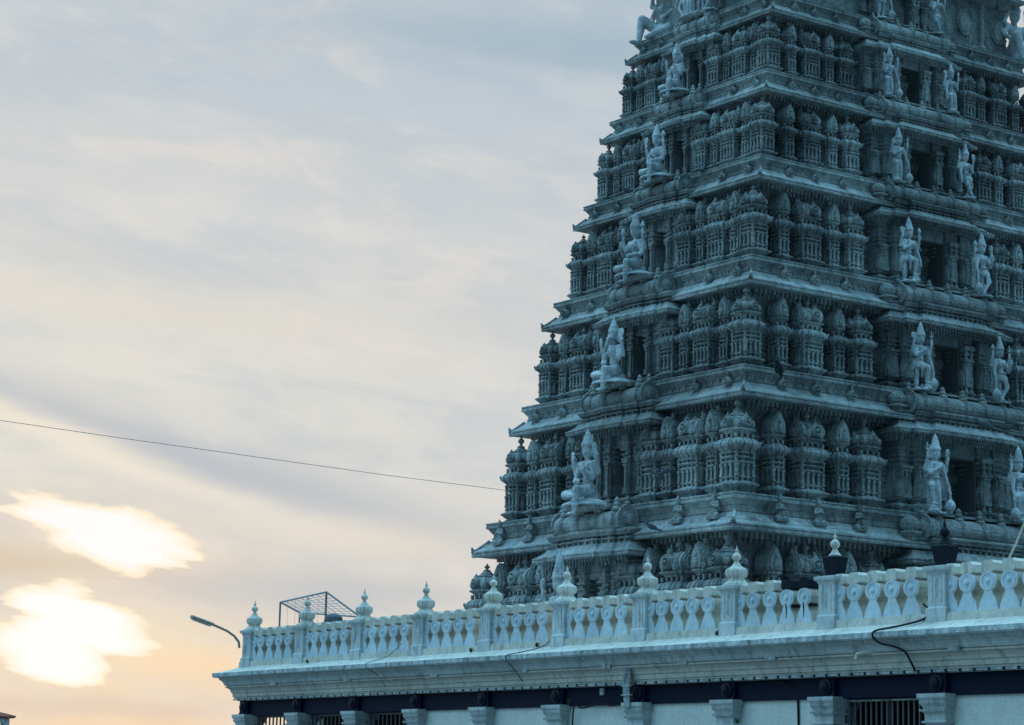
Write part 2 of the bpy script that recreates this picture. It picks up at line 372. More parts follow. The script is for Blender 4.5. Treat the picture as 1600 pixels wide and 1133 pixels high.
def arm(mb,sh,el,ha,r=(.10,.08,.058),hold=None,hd=None):
    mb.limb(sh,el,r[0],r[1]); mb.limb(el,ha,r[1],r[2])
    e=Vector(el); h=Vector(ha); d=(h-e).normalized()
    for t in (.72,.86): mb.ball(tuple(e.lerp(h,t)),.062,8,5)
    mb.ball(tuple(Vector(sh).lerp(e,.5)),.1,8,5)
    hand(mb,h,hd or d)
    if hold=='disc': mb.lathe((ha[0],ha[1]-.03,ha[2]+.28),[(0,.14),(.06,.14)],14,'y')
    if hold=='trident':
        mb.tube([(ha[0],ha[1],ha[2]-.1),(ha[0],ha[1],ha[2]+.34)],.028,6)
        mb.tube([(ha[0]-.11,ha[1],ha[2]+.5),(ha[0]-.09,ha[1],ha[2]+.34),(ha[0],ha[1],ha[2]+.28),(ha[0]+.09,ha[1],ha[2]+.34),(ha[0]+.11,ha[1],ha[2]+.5)],.024,6)
        mb.tube([(ha[0],ha[1],ha[2]+.28),(ha[0],ha[1],ha[2]+.56)],.026,6)
    if hold=='conch': mb.ball((ha[0],ha[1],ha[2]+.26),(.085,.085,.15),8,7)
    if hold=='bud': mb.lathe((ha[0],ha[1],ha[2]+.1),[(0,.03),(.14,.035),(.2,.09),(.3,.07),(.4,.02)],8)
    if hold=='sword': mb.tube([(ha[0],ha[1]+.02,ha[2]-.05),(ha[0]+.03,ha[1]+.1,ha[2]+.35),(ha[0]+.0,ha[1]+.16,ha[2]+.62)],.05,6,.025)
def seated(name,hold=('sword','bud'),hang=1,trunk=False,front=('bless','lap'),crn=.75,lean=0.,voxel=.024):
    mb=MB(); hip=(0,0,.30); ch=(lean,.04,1.02)
    torso(mb,hip,ch); head(mb,(lean*1.3,.06,1.44),trunk,True,crn)
    # folded leg and hanging leg
    s=-hang
    mb.limb((s*.15,.05,.25),(s*.66,.36,.22),.17,.125); mb.limb((s*.66,.36,.2),(s*.02,.62,.13),.12,.075); mb.ball((s*-.08,.66,.12),(.13,.09,.06),8,6)
    s=hang
    mb.limb((s*.15,.08,.26),(s*.3,.72,.26),.17,.13); mb.limb((s*.3,.72,.24),(s*.26,.74,-.36),.125,.075)
    mb.ball((s*.26,.84,-.43),(.08,.18,.06),10,6); mb.ball((s*.26,.71,-.33),(.09,.09,.06),8,5)
    for k in range(5): mb.ball((s*.26+(k-2)*.03,1.0-.012*abs(k-1),-.45),(.02,.035,.022),6,4)
    for z in (-.2,-.08,.04): mb.lathe((s*.27,.74,z),[(0,.105),(.03,.125),(.06,.105)],10)
    # pleated skirt fan under the legs
    n=30; rs=[]
    for rr,z in ((.1,.12),(.45,.05),(.78,-.08)):
        up=[];
        for i in range(n*2+1):
            t=-.25+(PI+.5)*i/(n*2); w=rr*(1+(.035 if i%2 else 0)); zz=z-(.05 if (i%2 and rr>.3) else 0)
            up.append((w*math.cos(t)*.95,.0+w*math.sin(t),zz))
        rs.append((up,[(x,y,z2-.07) for x,y,z2 in up]))
    ring=lambda i:[rs[i][0],rs[i][1]]
    for a,b in ((0,1),(1,2)):
        A,B=rs[a],rs[b]
        for i in range(n*2):
            q=len(mb.v); mb.v+=[A[0][i],A[0][i+1],B[0][i+1],B[0][i],A[1][i],A[1][i+1],B[1][i+1],B[1][i]]
            mb._f([(q,q+3,q+2,q+1),(q+4,q+5,q+6,q+7),(q,q+1,q+5,q+4),(q+1,q+2,q+6,q+5),(q+2,q+3,q+7,q+6),(q+3,q,q+4,q+7)])
    c=Vector(ch)
    for sx,h in zip((-1,1),hold):
        arm(mb,c+Vector((sx*.26,-.02,.05)),c+Vector((sx*.50,.02,-.24)),c+Vector((sx*.52,.14,.20)),hold=h,hd=(0,.05,1))
    for sx,fm in zip((-1,1),front):
        if fm=='bless': arm(mb,c+Vector((sx*.25,.04,.03)),c+Vector((sx*.44,.16,-.38)),c+Vector((sx*.30,.42,-.16)),hd=(0,.1,1))
        else: arm(mb,c+Vector((sx*.25,.04,.03)),c+Vector((sx*.46,.10,-.42)),c+Vector((sx*.12,.34,-.46)),hd=(-sx*1,.2,0))
    mb.ball((0,-.1,.1),(.32,.3,.2),12,7)
    return fuse(mb,name,voxel)
def standing(name,hold=('trident','conch'),knee=1,mode='bent',front=('chest','down'),crn=.52,skirt=False,club=0,voxel=.024,sway=.05):
    mb=MB(); hip=(sway,0,1.12); ch=(-sway*.6,.03,1.72)
    torso(mb,hip,ch); head(mb,(-sway*.4,.05,2.10),False,True,crn)
    s=knee; h=Vector(hip)
    # weight leg
    mb.limb((h.x-s*.13,0,1.05),(h.x-s*.12,.04,.58),.155,.11); mb.limb((h.x-s*.12,.04,.58),(h.x-s*.12,0,.08),.11,.07); mb.ball((h.x-s*.14,.1,.05),(.08,.17,.06),10,6)
    if mode=='bent':      # free knee lifted across the body
        k=(h.x+s*.34,.26,.92); f=(h.x+s*.26,.22,.34)
        mb.limb((h.x+s*.13,0,1.08),k,.155,.12); mb.limb(k,f,.115,.075); mb.ball((f[0],f[1]+.1,f[2]-.05),(.08,.16,.06),10,6)
        mb.lathe((f[0],f[1]+.05,0),[(0,.2),(.08,.22),(.12,.14),(.2,.16),(.24,.1)],12)
        legs=[((h.x-s*.12,0,0),.1,.55),((f[0],f[1],f[2]-.28+.3),.1,.5)]
    elif mode=='cross':   # ankle crossed in front
        k=(h.x+s*.16,.2,.66); f=(h.x-s*.2,.2,.12)
        mb.limb((h.x+s*.12,0,1.08),k,.155,.115); mb.limb(k,f,.11,.07); mb.ball((f[0]-s*.03,f[1]+.1,.06),(.08,.15,.06),10,6)
    else:
        mb.limb((h.x+s*.13,0,1.05),(h.x+s*.17,.08,.58),.155,.11); mb.limb((h.x+s*.17,.08,.58),(h.x+s*.2,0,.08),.11,.07); mb.ball((h.x+s*.23,.1,.05),(.08,.17,.06),10,6)
    for z in (.2,.28,.36,.44,.52): mb.lathe((h.x-s*.12,.02,z),[(0,.095),(.02,.125),(.045,.095)],10)
    if skirt:
        n=24; prof=[(.1,.27),(.3,.26),(.6,.25),(.9,.27),(1.12,.24)]
        for i,z in enumerate((.12,.22,.32,.42,.52,.62,.72,.82,.92)): mb.lathe((h.x,.02,z),[(0,.235),(.03,.265),(.09,.24)],16,lobes=8,amp=.05)
        mb.lathe((h.x,.02,.1),[(0,.22),(1.0,.24)],16)
        mb.tube([(h.x,.26,1.05),(h.x,.29,.6),(h.x,.28,.12)],.05,8,.09)
    else:
        mb.lathe((h.x,0,.88),[(0,.29),(.1,.3),(.25,.24)],16,lobes=8,amp=.05)
        mb.tube([(h.x,.2,1.05),(h.x+.02,.27,.8),(h.x,.22,.5)],.06,8,.04)
        mb.tube([(h.x-s*.25,.05,1.08),(h.x-s*.36,.05,.8),(h.x-s*.33,.02,.55)],.05,8,.06)
    c=Vector(ch)
    for sx,hh in zip((-1,1),hold):
        arm(mb,c+Vector((sx*.26,-.02,.05)),c+Vector((sx*.50,.0,-.2)),c+Vector((sx*.50,.12,.20)),hold=hh,hd=(0,.03,1))
    for sx,fm in zip((-1,1),front):
        if fm=='chest': arm(mb,c+Vector((sx*.25,.04,.03)),c+Vector((sx*.42,.14,-.34)),c+Vector((sx*.08,.30,-.12)),hd=(-sx*.8,.1,.5))
        elif fm=='bless': arm(mb,c+Vector((sx*.25,.04,.03)),c+Vector((sx*.42,.14,-.38)),c+Vector((sx*.32,.38,-.12)),hd=(0,.1,1))
        else: arm(mb,c+Vector((sx*.25,.04,.03)),c+Vector((sx*.40,.1,-.42)),c+Vector((sx*.46,.24,-.82)),hd=(0,.05,-1))
    if club:
        x=club*.46+c.x; mb.tube([(x,.28,.92),(x+.01*club,.3,.35)],.04,8,.06); mb.lathe((x,.3,.0),[(0,.08),(.1,.1),(.14,.16),(.26,.2),(.4,.16),(.5,.07)],12)
    mb.lathe((h.x*.5,.04,-.04),[(0,.42),(.07,.40)],14)
    return fuse(mb,name,voxel)
def squat(name,voxel=.03):
    """guardian sitting with one knee raised, arms akimbo"""
    mb=MB(); torso(mb,(0,0,.45),(0,.08,1.22),.31); head(mb,(0,.1,1.68),False,False,.6)
    mb.limb((.15,.05,.42),(.5,.55,.85),.2,.16); mb.limb((.5,.55,.85),(.42,.72,.1),.15,.09); mb.ball((.42,.85,.05),(.11,.24,.08),10,6)
    mb.limb((-.15,.05,.42),(-.72,.4,.3),.2,.16); mb.limb((-.72,.4,.3),(-.3,.75,.12),.15,.09); mb.ball((-.22,.8,.08),(.14,.12,.08),10,6)
    mb.lathe((0,0,.2),[(0,.36),(.25,.38),(.45,.28)],16,lobes=8,amp=.04)
    for sx in (-1,1):
        mb.limb((sx*.32,.06,1.3),(sx*.62,.1,.98),.12,.09); mb.limb((sx*.62,.1,.98),(sx*.36,.3,.78),.09,.06); hand(mb,(sx*.36,.3,.78),(-sx,.2,0))
        mb.limb((sx*.3,.0,1.32),(sx*.6,.12,1.38),.11,.08); mb.limb((sx*.6,.12,1.38),(sx*.42,.2,1.72),.08,.055); hand(mb,(sx*.42,.2,1.72),(-sx*.3,0,1))
    return fuse(mb,name,voxel)
def relief_mesh():
    mb=MB(); mb.ball((0,0,.16),(.12,.09,.14),8,6); mb.ball((0,.01,.34),(.1,.08,.14),8,6); mb.ball((0,.03,.52),(.065,.065,.08),8,6)
    mb.lathe((0,.02,.56),[(0,.07),(.1,.04),(.16,.01)],8)
    for sx in (-1,1):
        mb.limb((sx*.04,.02,.1),(sx*.2,.08,.07),.06,.045); mb.limb((sx*.2,.08,.07),(sx*.02,.13,.04),.045,.03)
        mb.limb((sx*.1,.0,.42),(sx*.17,.04,.28),.035,.03); mb.limb((sx*.17,.04,.28),(sx*.02,.12,.32),.03,.025)
    mb.box(-.2,.2,-.1,.14,-.05,.05)
    return fuse(mb,'relief_figure',.016,1,('stone',))
REL=relief_mesh()

# ------------------------------------------------------------------ the tower
tower=thing('temple_tower','tall tapering grey stone temple gateway tower with stacked carved tiers','tower',T(CX,CY,0))
base=MB(); base.sweep([(15.2,-10.4),(15.2,10.4),(-15.2,10.4),(-15.2,-10.4)],
   [(0,0),(0,.5),(-.15,.6),(-.15,1.2),(0,1.35),(0,1.6),(-.5,1.75),(-.5,4.2),(-.35,4.3),(-.35,4.6),(-.7,4.7),(-.9,4.9)])
part('stone_base',base,tower,T(CX,CY,0))

def staggered(steps,back):
    """steps [(hw,v)..] from the widest to the most projecting; CCW with +y outward"""
    pts=[(-steps[0][0],back),(steps[0][0],back)]
    for i,(h,v) in enumerate(steps):
        if i: pts.append((h,steps[i-1][1]))
        pts.append((h,v))
    for i in range(len(steps)-1,-1,-1):
        h,v=steps[i]; pts.append((-h,v))
        if i: pts.append((-h,steps[i-1][1]))
    return pts
def bumpy(u0,u1,vf,vb,bumps):
    """u0<u1 wall run with pilaster projections; CCW seen from above with +y outward"""
    pts=[(u0,vb),(u1,vb),(u1,vf)]
    for uc,hw,d in sorted(bumps,reverse=True):
        pts+=[(uc+hw,vf),(uc+hw,vf+d),(uc-hw,vf+d),(uc-hw,vf)]
    pts.append((u0,vf)); 
    out=[]
    for p in pts:
        if not out or (abs(p[0]-out[-1][0])+abs(p[1]-out[-1][1]))>1e-4: out.append(p)
    return out
def dent_poly(mb,poly,k,e,z0,z1,step,w,d):
    q=offset(poly,e); dentils(mb,q[k],q[(k+1)%len(q)],z0,z1,step,w,d)
def dentils(mb,a,b,z0,z1,step,w,d,off=0):
    """row of little brackets from a to b (2D points), projecting to the left-hand normal's opposite"""
    ax,ay=a; bx,by=b; l=math.hypot(bx-ax,by-ay); n=max(1,int(l/step)); dx,dy=(bx-ax)/l,(by-ay)/l; nx,ny=dy,-dx
    for i in range(n):
        t=(i+.5)*l/n; x,y=ax+dx*t+nx*off,ay+dy*t+ny*off; q=len(mb.v)
        P=[(-w/2,0),(w/2,0),(w/2,d),(-w/2,d)]
        pp=[(x+dx*p+nx*r,y+dy*p+ny*r) for p,r in P]
        # order so that the ring is CCW seen from above
        area=sum(pp[k][0]*pp[(k+1)%4][1]-pp[(k+1)%4][0]*pp[k][1] for k in range(4))
        if area<0: pp=pp[::-1]
        mb.rings([[(X,Y,z0) for X,Y in pp],[(X,Y,z1) for X,Y in pp]])
EAVE=[(-.95,.0),(-.95,-.04),(-.06,-.02),(-.06,0),(0,.0),(0,.075),(-.025,.085),(-.025,.10),(.01,.11),(.01,.17),(-.03,.19),(-.10,.225),(-.22,.30),(-.34,.39),(-.44,.49),(-.50,.60),(-.58,.61),
      (-.58,.66),(-.55,.67),(-.55,.71),(-.60,.72),(-.60,.86),(-.56,.88),(-.54,.93),(-.50,.96),(-.48,1.02),(-.42,1.06),(-.38,1.08),(-.38,1.17),(-.40,1.18),(-.40,1.22),(-.37,1.23),(-.37,1.28),(-.6,1.285),(-2.6,1.285)]
BEAVE=[(-.8,-.03),(-.05,-.02),(0,0),(0,.07),(-.02,.08),(.01,.1),(.01,.15),(-.04,.17),(-.14,.22),(-.24,.30),(-.32,.38),(-.36,.44),(-.36,.48)]
BWALL=[(-.02,0),(-.02,.12),(.04,.12),(.05,.18),(.12,.28),(.14,.30),(.14,.36),(.06,.40),(-.01,.42),(-.06,.44),(-.06,.53),(.02,.54),(.04,.60),(-.03,.62),(-.07,.64),
       (-.07,1.76),(.01,1.77),(.04,1.80),(.04,1.85),(-.03,1.87),(-.03,1.95),(.04,1.97),(.06,2.02),(-.02,2.04),(-.02,2.13),(.05,2.15),(.09,2.22),(.0,2.24),(.0,2.36),(.05,2.38),(.09,2.46),(.04,2.5),(.04,2.95)]
RECESS=[(0,-.1),(0,.12),(.1,.2),(.1,.3),(0,.4),(0,.55),(.07,.56),(.07,.62),(0,.63),(0,1.03),(.07,1.05),(.09,1.12),(0,1.13),(0,1.2),(.08,1.22),(.08,1.28),(0,1.3),(0,1.4),(.06,1.45),(.16,1.62),(.18,1.7),(.08,1.9),(0,1.97),
        (0,2.1),(.08,2.2),(.08,2.3),(0,2.32),(0,3.0),(.06,3.05),(.1,3.15),(.1,3.6)]
FL=lambda x,y,z:T(x,y,z,PI/2)      # local +y looks out of the left (short) face
LABT={'0':'lowest','A':'second','B':'third','C':'fourth','D':'fifth','E':'sixth','F':'top'}
def offs(l,ks): return [(k,max(0,0))for k in ks]
def bay(tier,side,i):
    n,X0,Y0,Z0,H,b=TI[i]; s=H/4.74 if n!='F' else .70
    hw=(LBAY if side=='L' else RBAY)[i]/s     # widths in unit scale
    W=T(X0,CY,Z0+ZO,PI/2,s) if side=='L' else T(CX,Y0,Z0+ZO,PI,s)
    zb=-.60
    # --- projecting eave of the bay
    if side=='L': st=[(hw,.62),(hw*.72,.74),(hw*.42,.86)]
    else: st=[(hw,.30),(hw*.80,.55),(hw*.60,.80)]
    pl=staggered(st,-1.5)
    e=MB(); e.sweep(pl,[(a,z+zb) for a,z in BEAVE])
    for k in range(1,len(pl)-1):
        a,c=pl[k],pl[k+1]; l=math.hypot(c[0]-a[0],c[1]-a[1])
        if l>.12: dent_poly(e,pl,k,-.05,zb-.06,zb+.02,.10,.055,.03)
        if l>.5: dent_poly(e,pl,k,-.30,zb-.17,zb-.02,.17,.08,.14); dent_poly(e,pl,k,-.44,zb-.3,zb-.14,.17,.07,.12)
    if n!='0': part('bay_eave',e,tier,W)
    # --- neck and barrel roof above it
    r=MB()
    def course(ee,z0,z1,st,w_):
        q=offset(pl,ee-.09); r.rings([[(x,y,z) for x,y in q] for z in (z0,z1)])
        for k in range(1,len(pl)-1):
            if math.hypot(q[k+1][0]-q[k][0],q[k+1][1]-q[k][1])>.12: dentils(r,q[k],q[k+1],z0,z1,st,w_,.09)
    course(-.50,-.14,.02,.30,.11)
    r.sweep(pl,[(-.52,.01),(-.46,.03),(-.45,.07),(-.49,.09),(-.49,.10)]); course(-.52,.09,.17,.30,.11)
    r.sweep(pl,[(-.50,.16),(-.45,.18),(-.42,.22),(-.38,.28),(-.35,.30),(-.35,.36),(-.40,.38),(-.48,.41)])
    for k in range(1,len(pl)-1):
        q=offset(pl,-.44); 
        if math.hypot(q[k+1][0]-q[k][0],q[k+1][1]-q[k][1])>.12: dentils(r,q[k],q[k+1],.17,.225,.1,.05,.06)
    L2=hw-.92 if side=='L' else hw*.80-.25
    vc=-.05 if side=='L' else -.16; R=.40 if side=='L' else .46
    cs=[(-R*.8,0),(R*.8,0)]+[(R*1.06*math.cos(t),.27+R*.9*math.sin(t)) for t in [-.45+(PI+.9)*q/12 for q in range(13)]]
    nr=4 if side=='L' else 5
    us=[-L2*.80+2*L2*.80*q/(nr-1) for q in range(nr)]
    # the vault swells between its bands
    nseg=36; rs=[]
    for q in range(nseg+1):
        u=-L2+2*L2*q/nseg; dd=min(abs(u-x) for x in us); g=1+.07*min(1,dd/.25)
        rs.append([(u,vc+a*g,.40+z*g) for a,z in cs])
    r.rings(rs)
    o2=[(a*1.13,z*1.10) for a,z in cs]; o3=[(a*1.2,z*1.16) for a,z in cs]
    for u in us:
        r.extrude(o2,(u-.13,vc,.39),0,.26,'x'); r.extrude(o3,(u-.04,vc,.38),0,.08,'x')
        r.lathe((u,vc+.16,1.03),[(0,.20),(.08,.21),(.17,.12),(.24,.15),(.32,.10),(.40,.11),(.52,.01)],9)
        r.ball((u,vc+R+.07,.66),(.13,.07,.16),8,6)
    for k,ax in ((1,'x'),(-1,'-x')):
        r.lathe((k*L2,vc,.74),[(0,.47),(.06,.50),(.1,.46),(.06,.38),(.06,.26),(.14,.22),(.18,.08)],16,ax,lobes=16,amp=.03)
        r.lathe((k*(L2+.03),vc,1.2),[(0,.1),(.08,.13),(.16,.06),(.24,.09),(.36,.01)],8)
    if side=='L':   # offering ledge the seated figure rests on
        r.sweep(staggered([(1.15,.30),(.85,.62)],-1.2),[(-.18,1.12),(-.12,1.14),(-.05,1.2),(0,1.24),(0,1.31),(-.05,1.34)])
    else:
        for k in (-1,1):
            c=(k*(hw-.42),-.26)
            r.loft([(.22,.26,.26),(.4,.24,.24),(.42,.3,.3),(.46,.38,.38),(.53,.36,.36),(.56,.3,.3)],c)
            r.lathe((c[0],c[1],.56),[(0,.27),(.1,.35),(.25,.37),(.4,.31),(.5,.16),(.56,.05)],14,lobes=14,amp=.03)
        r.box(-L2+.25,L2-.25,-.75,-.02,1.2,1.29)
    if n!='0': part('barrel_roof',r,tier,W)
    # --- wall of the bay with its opening
    Hb=(H/s)-.62-1.28; kz=Hb/2.86
    w=MB(); bw=(hw*.50) if side=='L' else (hw-.80); dr=.34 if side=='L' else .76
    vf=-1.22 if side=='L' else -1.42
    prof=[(a,1.28+z*kz) for a,z in BWALL]; top=1.28+2.95*kz
    for k in (-1,1):
        if side=='L':
            bu=[(dr+.2,.15,.2),(bw-.2,.15,.12)] if bw-dr>.85 else [(dr+(bw-dr)/2,.17,.16)]
        else:
            bu=[(dr+.40,.30,.54),(bw-.95,.26,.52),(bw-.32,.26,.24)]
            if bu[1][0]-.24<bu[0][0]+.30: bu.pop(1)
        bumps=[(k*u,h,d) for u,h,d in bu]
        pp=bumpy(min(k*dr,k*bw),max(k*dr,k*bw),vf,-2.4,bumps)
        w.sweep(pp,prof)
        for u,h,d in bumps:      # shafts standing in front of the recessed middle
            z0,z1=1.28+.6*kz,1.28+1.78*kz
            v=vf+d-.07
            if side=='R' and d<.6:
                zz=z1-z0; w.loft([(z0,h*.8,.10),(z0+.05*zz,h*1.12,.20),(z0+.3*zz,h*1.16,.23),(z0+.5*zz,h*1.02,.20),(z0+.68*zz,h*.72,.13),(z0+.78*zz,h*.6,.10),(z0+.84*zz,h*.66,.12),(z1-.1,h*.9,.18),(z1,h*1.0,.2)],(u,v+.02),plan=lambda a,b:ratha(a,b,.04)); v+=.16
            w.cbox(u,v+.03,z0,z1,h*.34,.06); w.cbox(u,v+.03,z0,z0+.16,h*.7,.09); w.cbox(u,v+.03,z1-.22,z1-.14,h*.62,.09); w.cbox(u,v+.03,z1-.1,z1,h*.9,.1)
            for q in (-1,1): w.cbox(u+q*h*.72,v+.0,z0,z1,h*.1,.035)
        for j in range(int(bw/.3)):
            u=k*(dr+.1+j*.3)
            if abs(u)<bw-.1: 
                for za,zb2 in ((1.87,1.95),(2.04,2.13)): w.cbox(u,vf+.08,1.28+za*kz,1.28+zb2*kz,.05,.1)
    # lintel and interior
    dh=1.28+(2.30)*kz
    dv=0 if side=='L' else .42
    w.box(-dr-.01,dr+.01,-2.4,vf+dv+.06,dh,top)
    w.mat('jamb')
    if side=='R':
        w.box(-dr-.0,-dr+.03,-2.5,vf+dv+.10,1.28,dh); w.box(dr-.03,dr,-2.5,vf+dv+.10,1.28,dh); w.box(-dr,dr,-2.5,vf+dv+.1,dh-.05,dh)
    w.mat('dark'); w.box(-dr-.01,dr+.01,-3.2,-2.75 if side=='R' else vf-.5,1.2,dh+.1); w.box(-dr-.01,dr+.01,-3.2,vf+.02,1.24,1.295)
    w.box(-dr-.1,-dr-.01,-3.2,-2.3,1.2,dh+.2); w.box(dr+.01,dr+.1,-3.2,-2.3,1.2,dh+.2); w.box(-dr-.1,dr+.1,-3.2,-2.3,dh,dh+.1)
    bwo=part('bay_wall',w,tier,W)
    if side=='R':
        g=MB().mat('grille')
        for q in range(1,5): g.cbox(0,-2.5,1.28+q*.5,1.30+q*.5,dr,.01)
        g.cbox(-.25,-2.5,1.28,dh,.012,.012); g.cbox(.3,-2.5,1.28,dh,.012,.012)
        part('window_bars',g,tier,W)
        for k in (-1,1):
            for q,(u,v) in enumerate(((dr+.26,vf+.68),(dr+.56,vf+.68))):
                c=MB(); hh=(dh-1.28)
                c.cbox(0,0,0,.12,.12,.1); c.cbox(0,0,hh-.12,hh+.05,.15,.12)
                c.lathe((0,0,.12),[(0,.09),(.04,.1),(.08,.05),(.16,.1),(.24,.12),(.34,.07),(.38,.09),(.42,.05),(hh*.5,.055),(hh*.5+.04,.09),(hh*.5+.08,.055),(hh-.75,.05),(hh-.7,.1),(hh-.62,.12),(hh-.52,.06),(hh-.45,.11),(hh-.36,.13),(hh-.32,.06),(hh-.24,.12)],8)
                part('colonnette',c,tier,W@Matrix.Translation((k*u,v,1.29)))
    return W,s

KR=[0.168,.375,.562,.752,.905]     # pavilion centres along the long side as a share of the run up to the bay
for i,(n,X0,Y0,Z0,H,b) in enumerate(TI):
    s=H/4.74 if n!='F' else .70
    hx=CX-X0
    # ---- tier wall with cornice
    poly=rect(hx,b)
    W0=T(CX,CY,Z0+ZO)
    t=MB(); inset=1.92*s
    wallp=[(e*s-inset+(.0),1.28*s+z*s) for e,z in RECESS if z*s+1.28*s<H+.25*s]
    if n!='F': t.sweep(poly,wallp+[(-inset+.1*s,H+.2*s)])
    else:
        t.sweep(poly,[(-1.25*s,1.0*s),(-1.25*s,1.5*s),(-1.1*s,1.6*s),(-1.1*s,1.75*s),(-1.25*s,1.8*s),(-1.25*s,4.3*s),(-1.1*s,4.35*s),(-.9*s,4.5*s),(-.9*s,4.8*s),(-1.5*s,5.2*s)])
    tier=part('tier',t,tower,W0)
    tier['label']='%s carved tier of the tower with its row of small pavilions'%LABT[n]
    if n!='0' or True:
        c=MB(); c.sweep(poly,[(e*s,z*s) for e,z in EAVE])
        q=offset(poly,-.02*s)
        for k in (2,3):        # the left end is edge 2, the long front edge 3
            a,d=q[k],q[(k+1)%4]
            P_=lambda e,z0,z1,st,w_,d_: dent_poly(c,poly,k,e*s,z0*s,z1*s,st*s,w_*s,d_*s)
            P_(-.03,-.055,.02,.085,.05,.028)          # drip teeth
            P_(-.50,.985,1.05,.10,.06,.03)            # drip moulding above
            if n in 'BCE': P_(-.60,.72,.86,.42,.09,.05)
            P_(-.78,-.22,-.03,.24,.11,.18); P_(-.92,-.36,-.2,.24,.08,.10)
        for sx,sy in ((-1,-1),(-1,1),(1,-1),(1,1)):    # upturned corner horns
            for z,e,w in ((.17,.0,.07),(.24,.02,.05),(.30,.05,.03)):
                c.cbox(sx*(hx+(e-.06)*s),sy*(b+(e-.06)*s),z*s-.04*s,z*s+.06*s,w*s)
            c.tube([(sx*(hx-.05*s),sy*(b-.05*s),.18*s),(sx*(hx-.3*s),sy*(b-.3*s),.42*s),(sx*(hx-.5*s),sy*(b-.5*s),.62*s)],.05*s,6)
        co=part('cornice',c,tier,W0)
    # ---- pavilions
    if n!='F':
        zl=Z0+1.285*s+ZO; runL=(b-LBAY[i]*.46); runR=hx-RBAY[i]
        kinds=['corner_pavilion','narrow_pavilion','barrel_pavilion','narrow_pavilion','square_pavilion']
        ps=s*1.0
        din=1.32*s
        # long front, both halves
        for side in (-1,1):
            for k,f in zip(kinds,KR):
                x=CX+side*(hx-max(f*runR,din)) if k!='corner_pavilion' else CX+side*(hx-din)
                part(k,PM[k],tier,T(x,Y0+din-(0 if k!='narrow_pavilion' else -.05*s),zl,PI,ps))
        # short left side, both halves
        for side in (-1,1):
            for k,f in zip(kinds[1:] if side<0 else kinds,(KR[1:] if side<0 else KR)):
                y=CY+side*(b-max(f*runL,din)) if k!='corner_pavilion' else CY+side*(b-din)
                part(k,PM[k],tier,T(X0+din+(.05*s if k=='narrow_pavilion' else 0),y,zl,PI/2,(ps*.93,ps,ps)))
        part('corner_pavilion',CORNER,tier,T(CX+hx-din,CY+b-din,zl,0,ps))
    # ---- ornaments standing on the eave
    rs_=1.3*s if n=='A' else s; me=REL if n=='A' else ROS; nm='relief_figure' if n=='A' else 'rosette'
    zz=Z0+ZO+(.40 if n!='A' else .44)*s
    runR=hx-RBAY[i]; runL=b-LBAY[i]
    for f in (.30,.52,.76):
        for side in (-1,1):
            part(nm,me,tier,T(CX+side*(hx-f*runR),Y0+.36*s,zz,PI,rs_))
    for f in (.28,.68):
        for side in (-1,1):
            part(nm,me,tier,T(X0+.36*s,CY+side*(b-f*runL),zz,PI/2,rs_))
    bay(tier,'L',i); bay(tier,'R',i)
    if n=='F':
        for side in (-1,1):
            for f in (.30,.72):
                md=MB(); x=CX+side*(hx-f*(hx-RBAY[i]))
                md.lathe((0,0,0),[(-.1,.5),(.05,.5),(.09,.46),(.04,.42),(.04,.36),(.08,.33),(.06,.05)],20,'y'); 
                for q in range(14): md.ball((.6*math.cos(q*PI/7),.0,.6*math.sin(q*PI/7)),.06,6,4)
                part('medallion',md,tier,T(x,Y0+1.25*s,Z0+ZO+2.1,PI,(.9,1,1.15)))
                pb=MB(); pb.loft([(0,.16,.12),(.3,.2,.16),(.4,.12,.1),(2.2,.12,.1),(2.35,.22,.18),(2.5,.24,.2)])
                part('pilaster',pb,tier,T(x+side*.95,Y0+1.2*s,Z0+ZO+1.28*s,PI))
        # crowning eave and wagon roof above the picture
        cr=MB(); cr.sweep(rect(hx-.3,b-.3),[(e*.8,4.5*s+.2+z*.8) for e,z in EAVE])
        RR=b-1.0
        csr=[(-RR,0),(RR,0)]+[(RR*1.05*math.cos(q),.5+RR*.9*math.sin(q)) for q in [PI*k/14 for k in range(15)]]
        cr.extrude(csr,(-(hx-1.2),0,4.5*s+1.2),0,2*(hx-1.2),'x')
        part('wagon_roof',cr,tier,W0)

# ------------------------------------------------------------------ statues on the tower
def on_left(i,u=0,v=.0,z=0):   # position over the short side's bay; unit coordinates of that tier
    n,X0,Y0,Z0,H,b=TI[i]; s=H/4.74 if n!='F' else .70
    return T(X0-v*s,CY+u*s,Z0+ZO+z*s,PI/2,s)
seat=[(1,'crowned seated four-armed deity above the lowest bay roof of the short side, lowest seen whole',dict(hold=('sword','bless_'),hang=-1,front=('bless','lap'),crn=.40)),
      (2,'seated deity with elephant trunk and tall crown, second from the bottom on the short side',dict(hold=('disc',None),hang=-1,trunk=True,front=('bless','lap'),crn=.40)),
      (3,'slim seated deity with raised arm and wide pleated skirt, middle of the short side',dict(hold=('bud','conch'),hang=-1,front=('lap','bless'),crn=.44)),
      (4,'broad seated deity with garlanded chest, second from the top on the short side',dict(hold=('bud','disc'),hang=-1,front=('lap','lap'),crn=.44,lean=.05)),
      (5,'uppermost seated deity with tall pointed crown, on the short side under the top tier',dict(hold=('sword',None),hang=-1,front=('bless','lap'),crn=.46,lean=-.05)),
      (0,'seated deity with cone crown half hidden behind a balustrade finial',dict(hold=('disc','conch'),hang=1,front=('bless','bless'),crn=.6))]
for i,lab,kw in seat:
    me=seated('deity_statue',**kw)
    thing('deity_statue',lab,'statue',on_left(i,0,.22,1.47)@Matrix.Diagonal((1.30,1.2,1.28,1)),me,'pale deity statues seated on the short side of the tower')
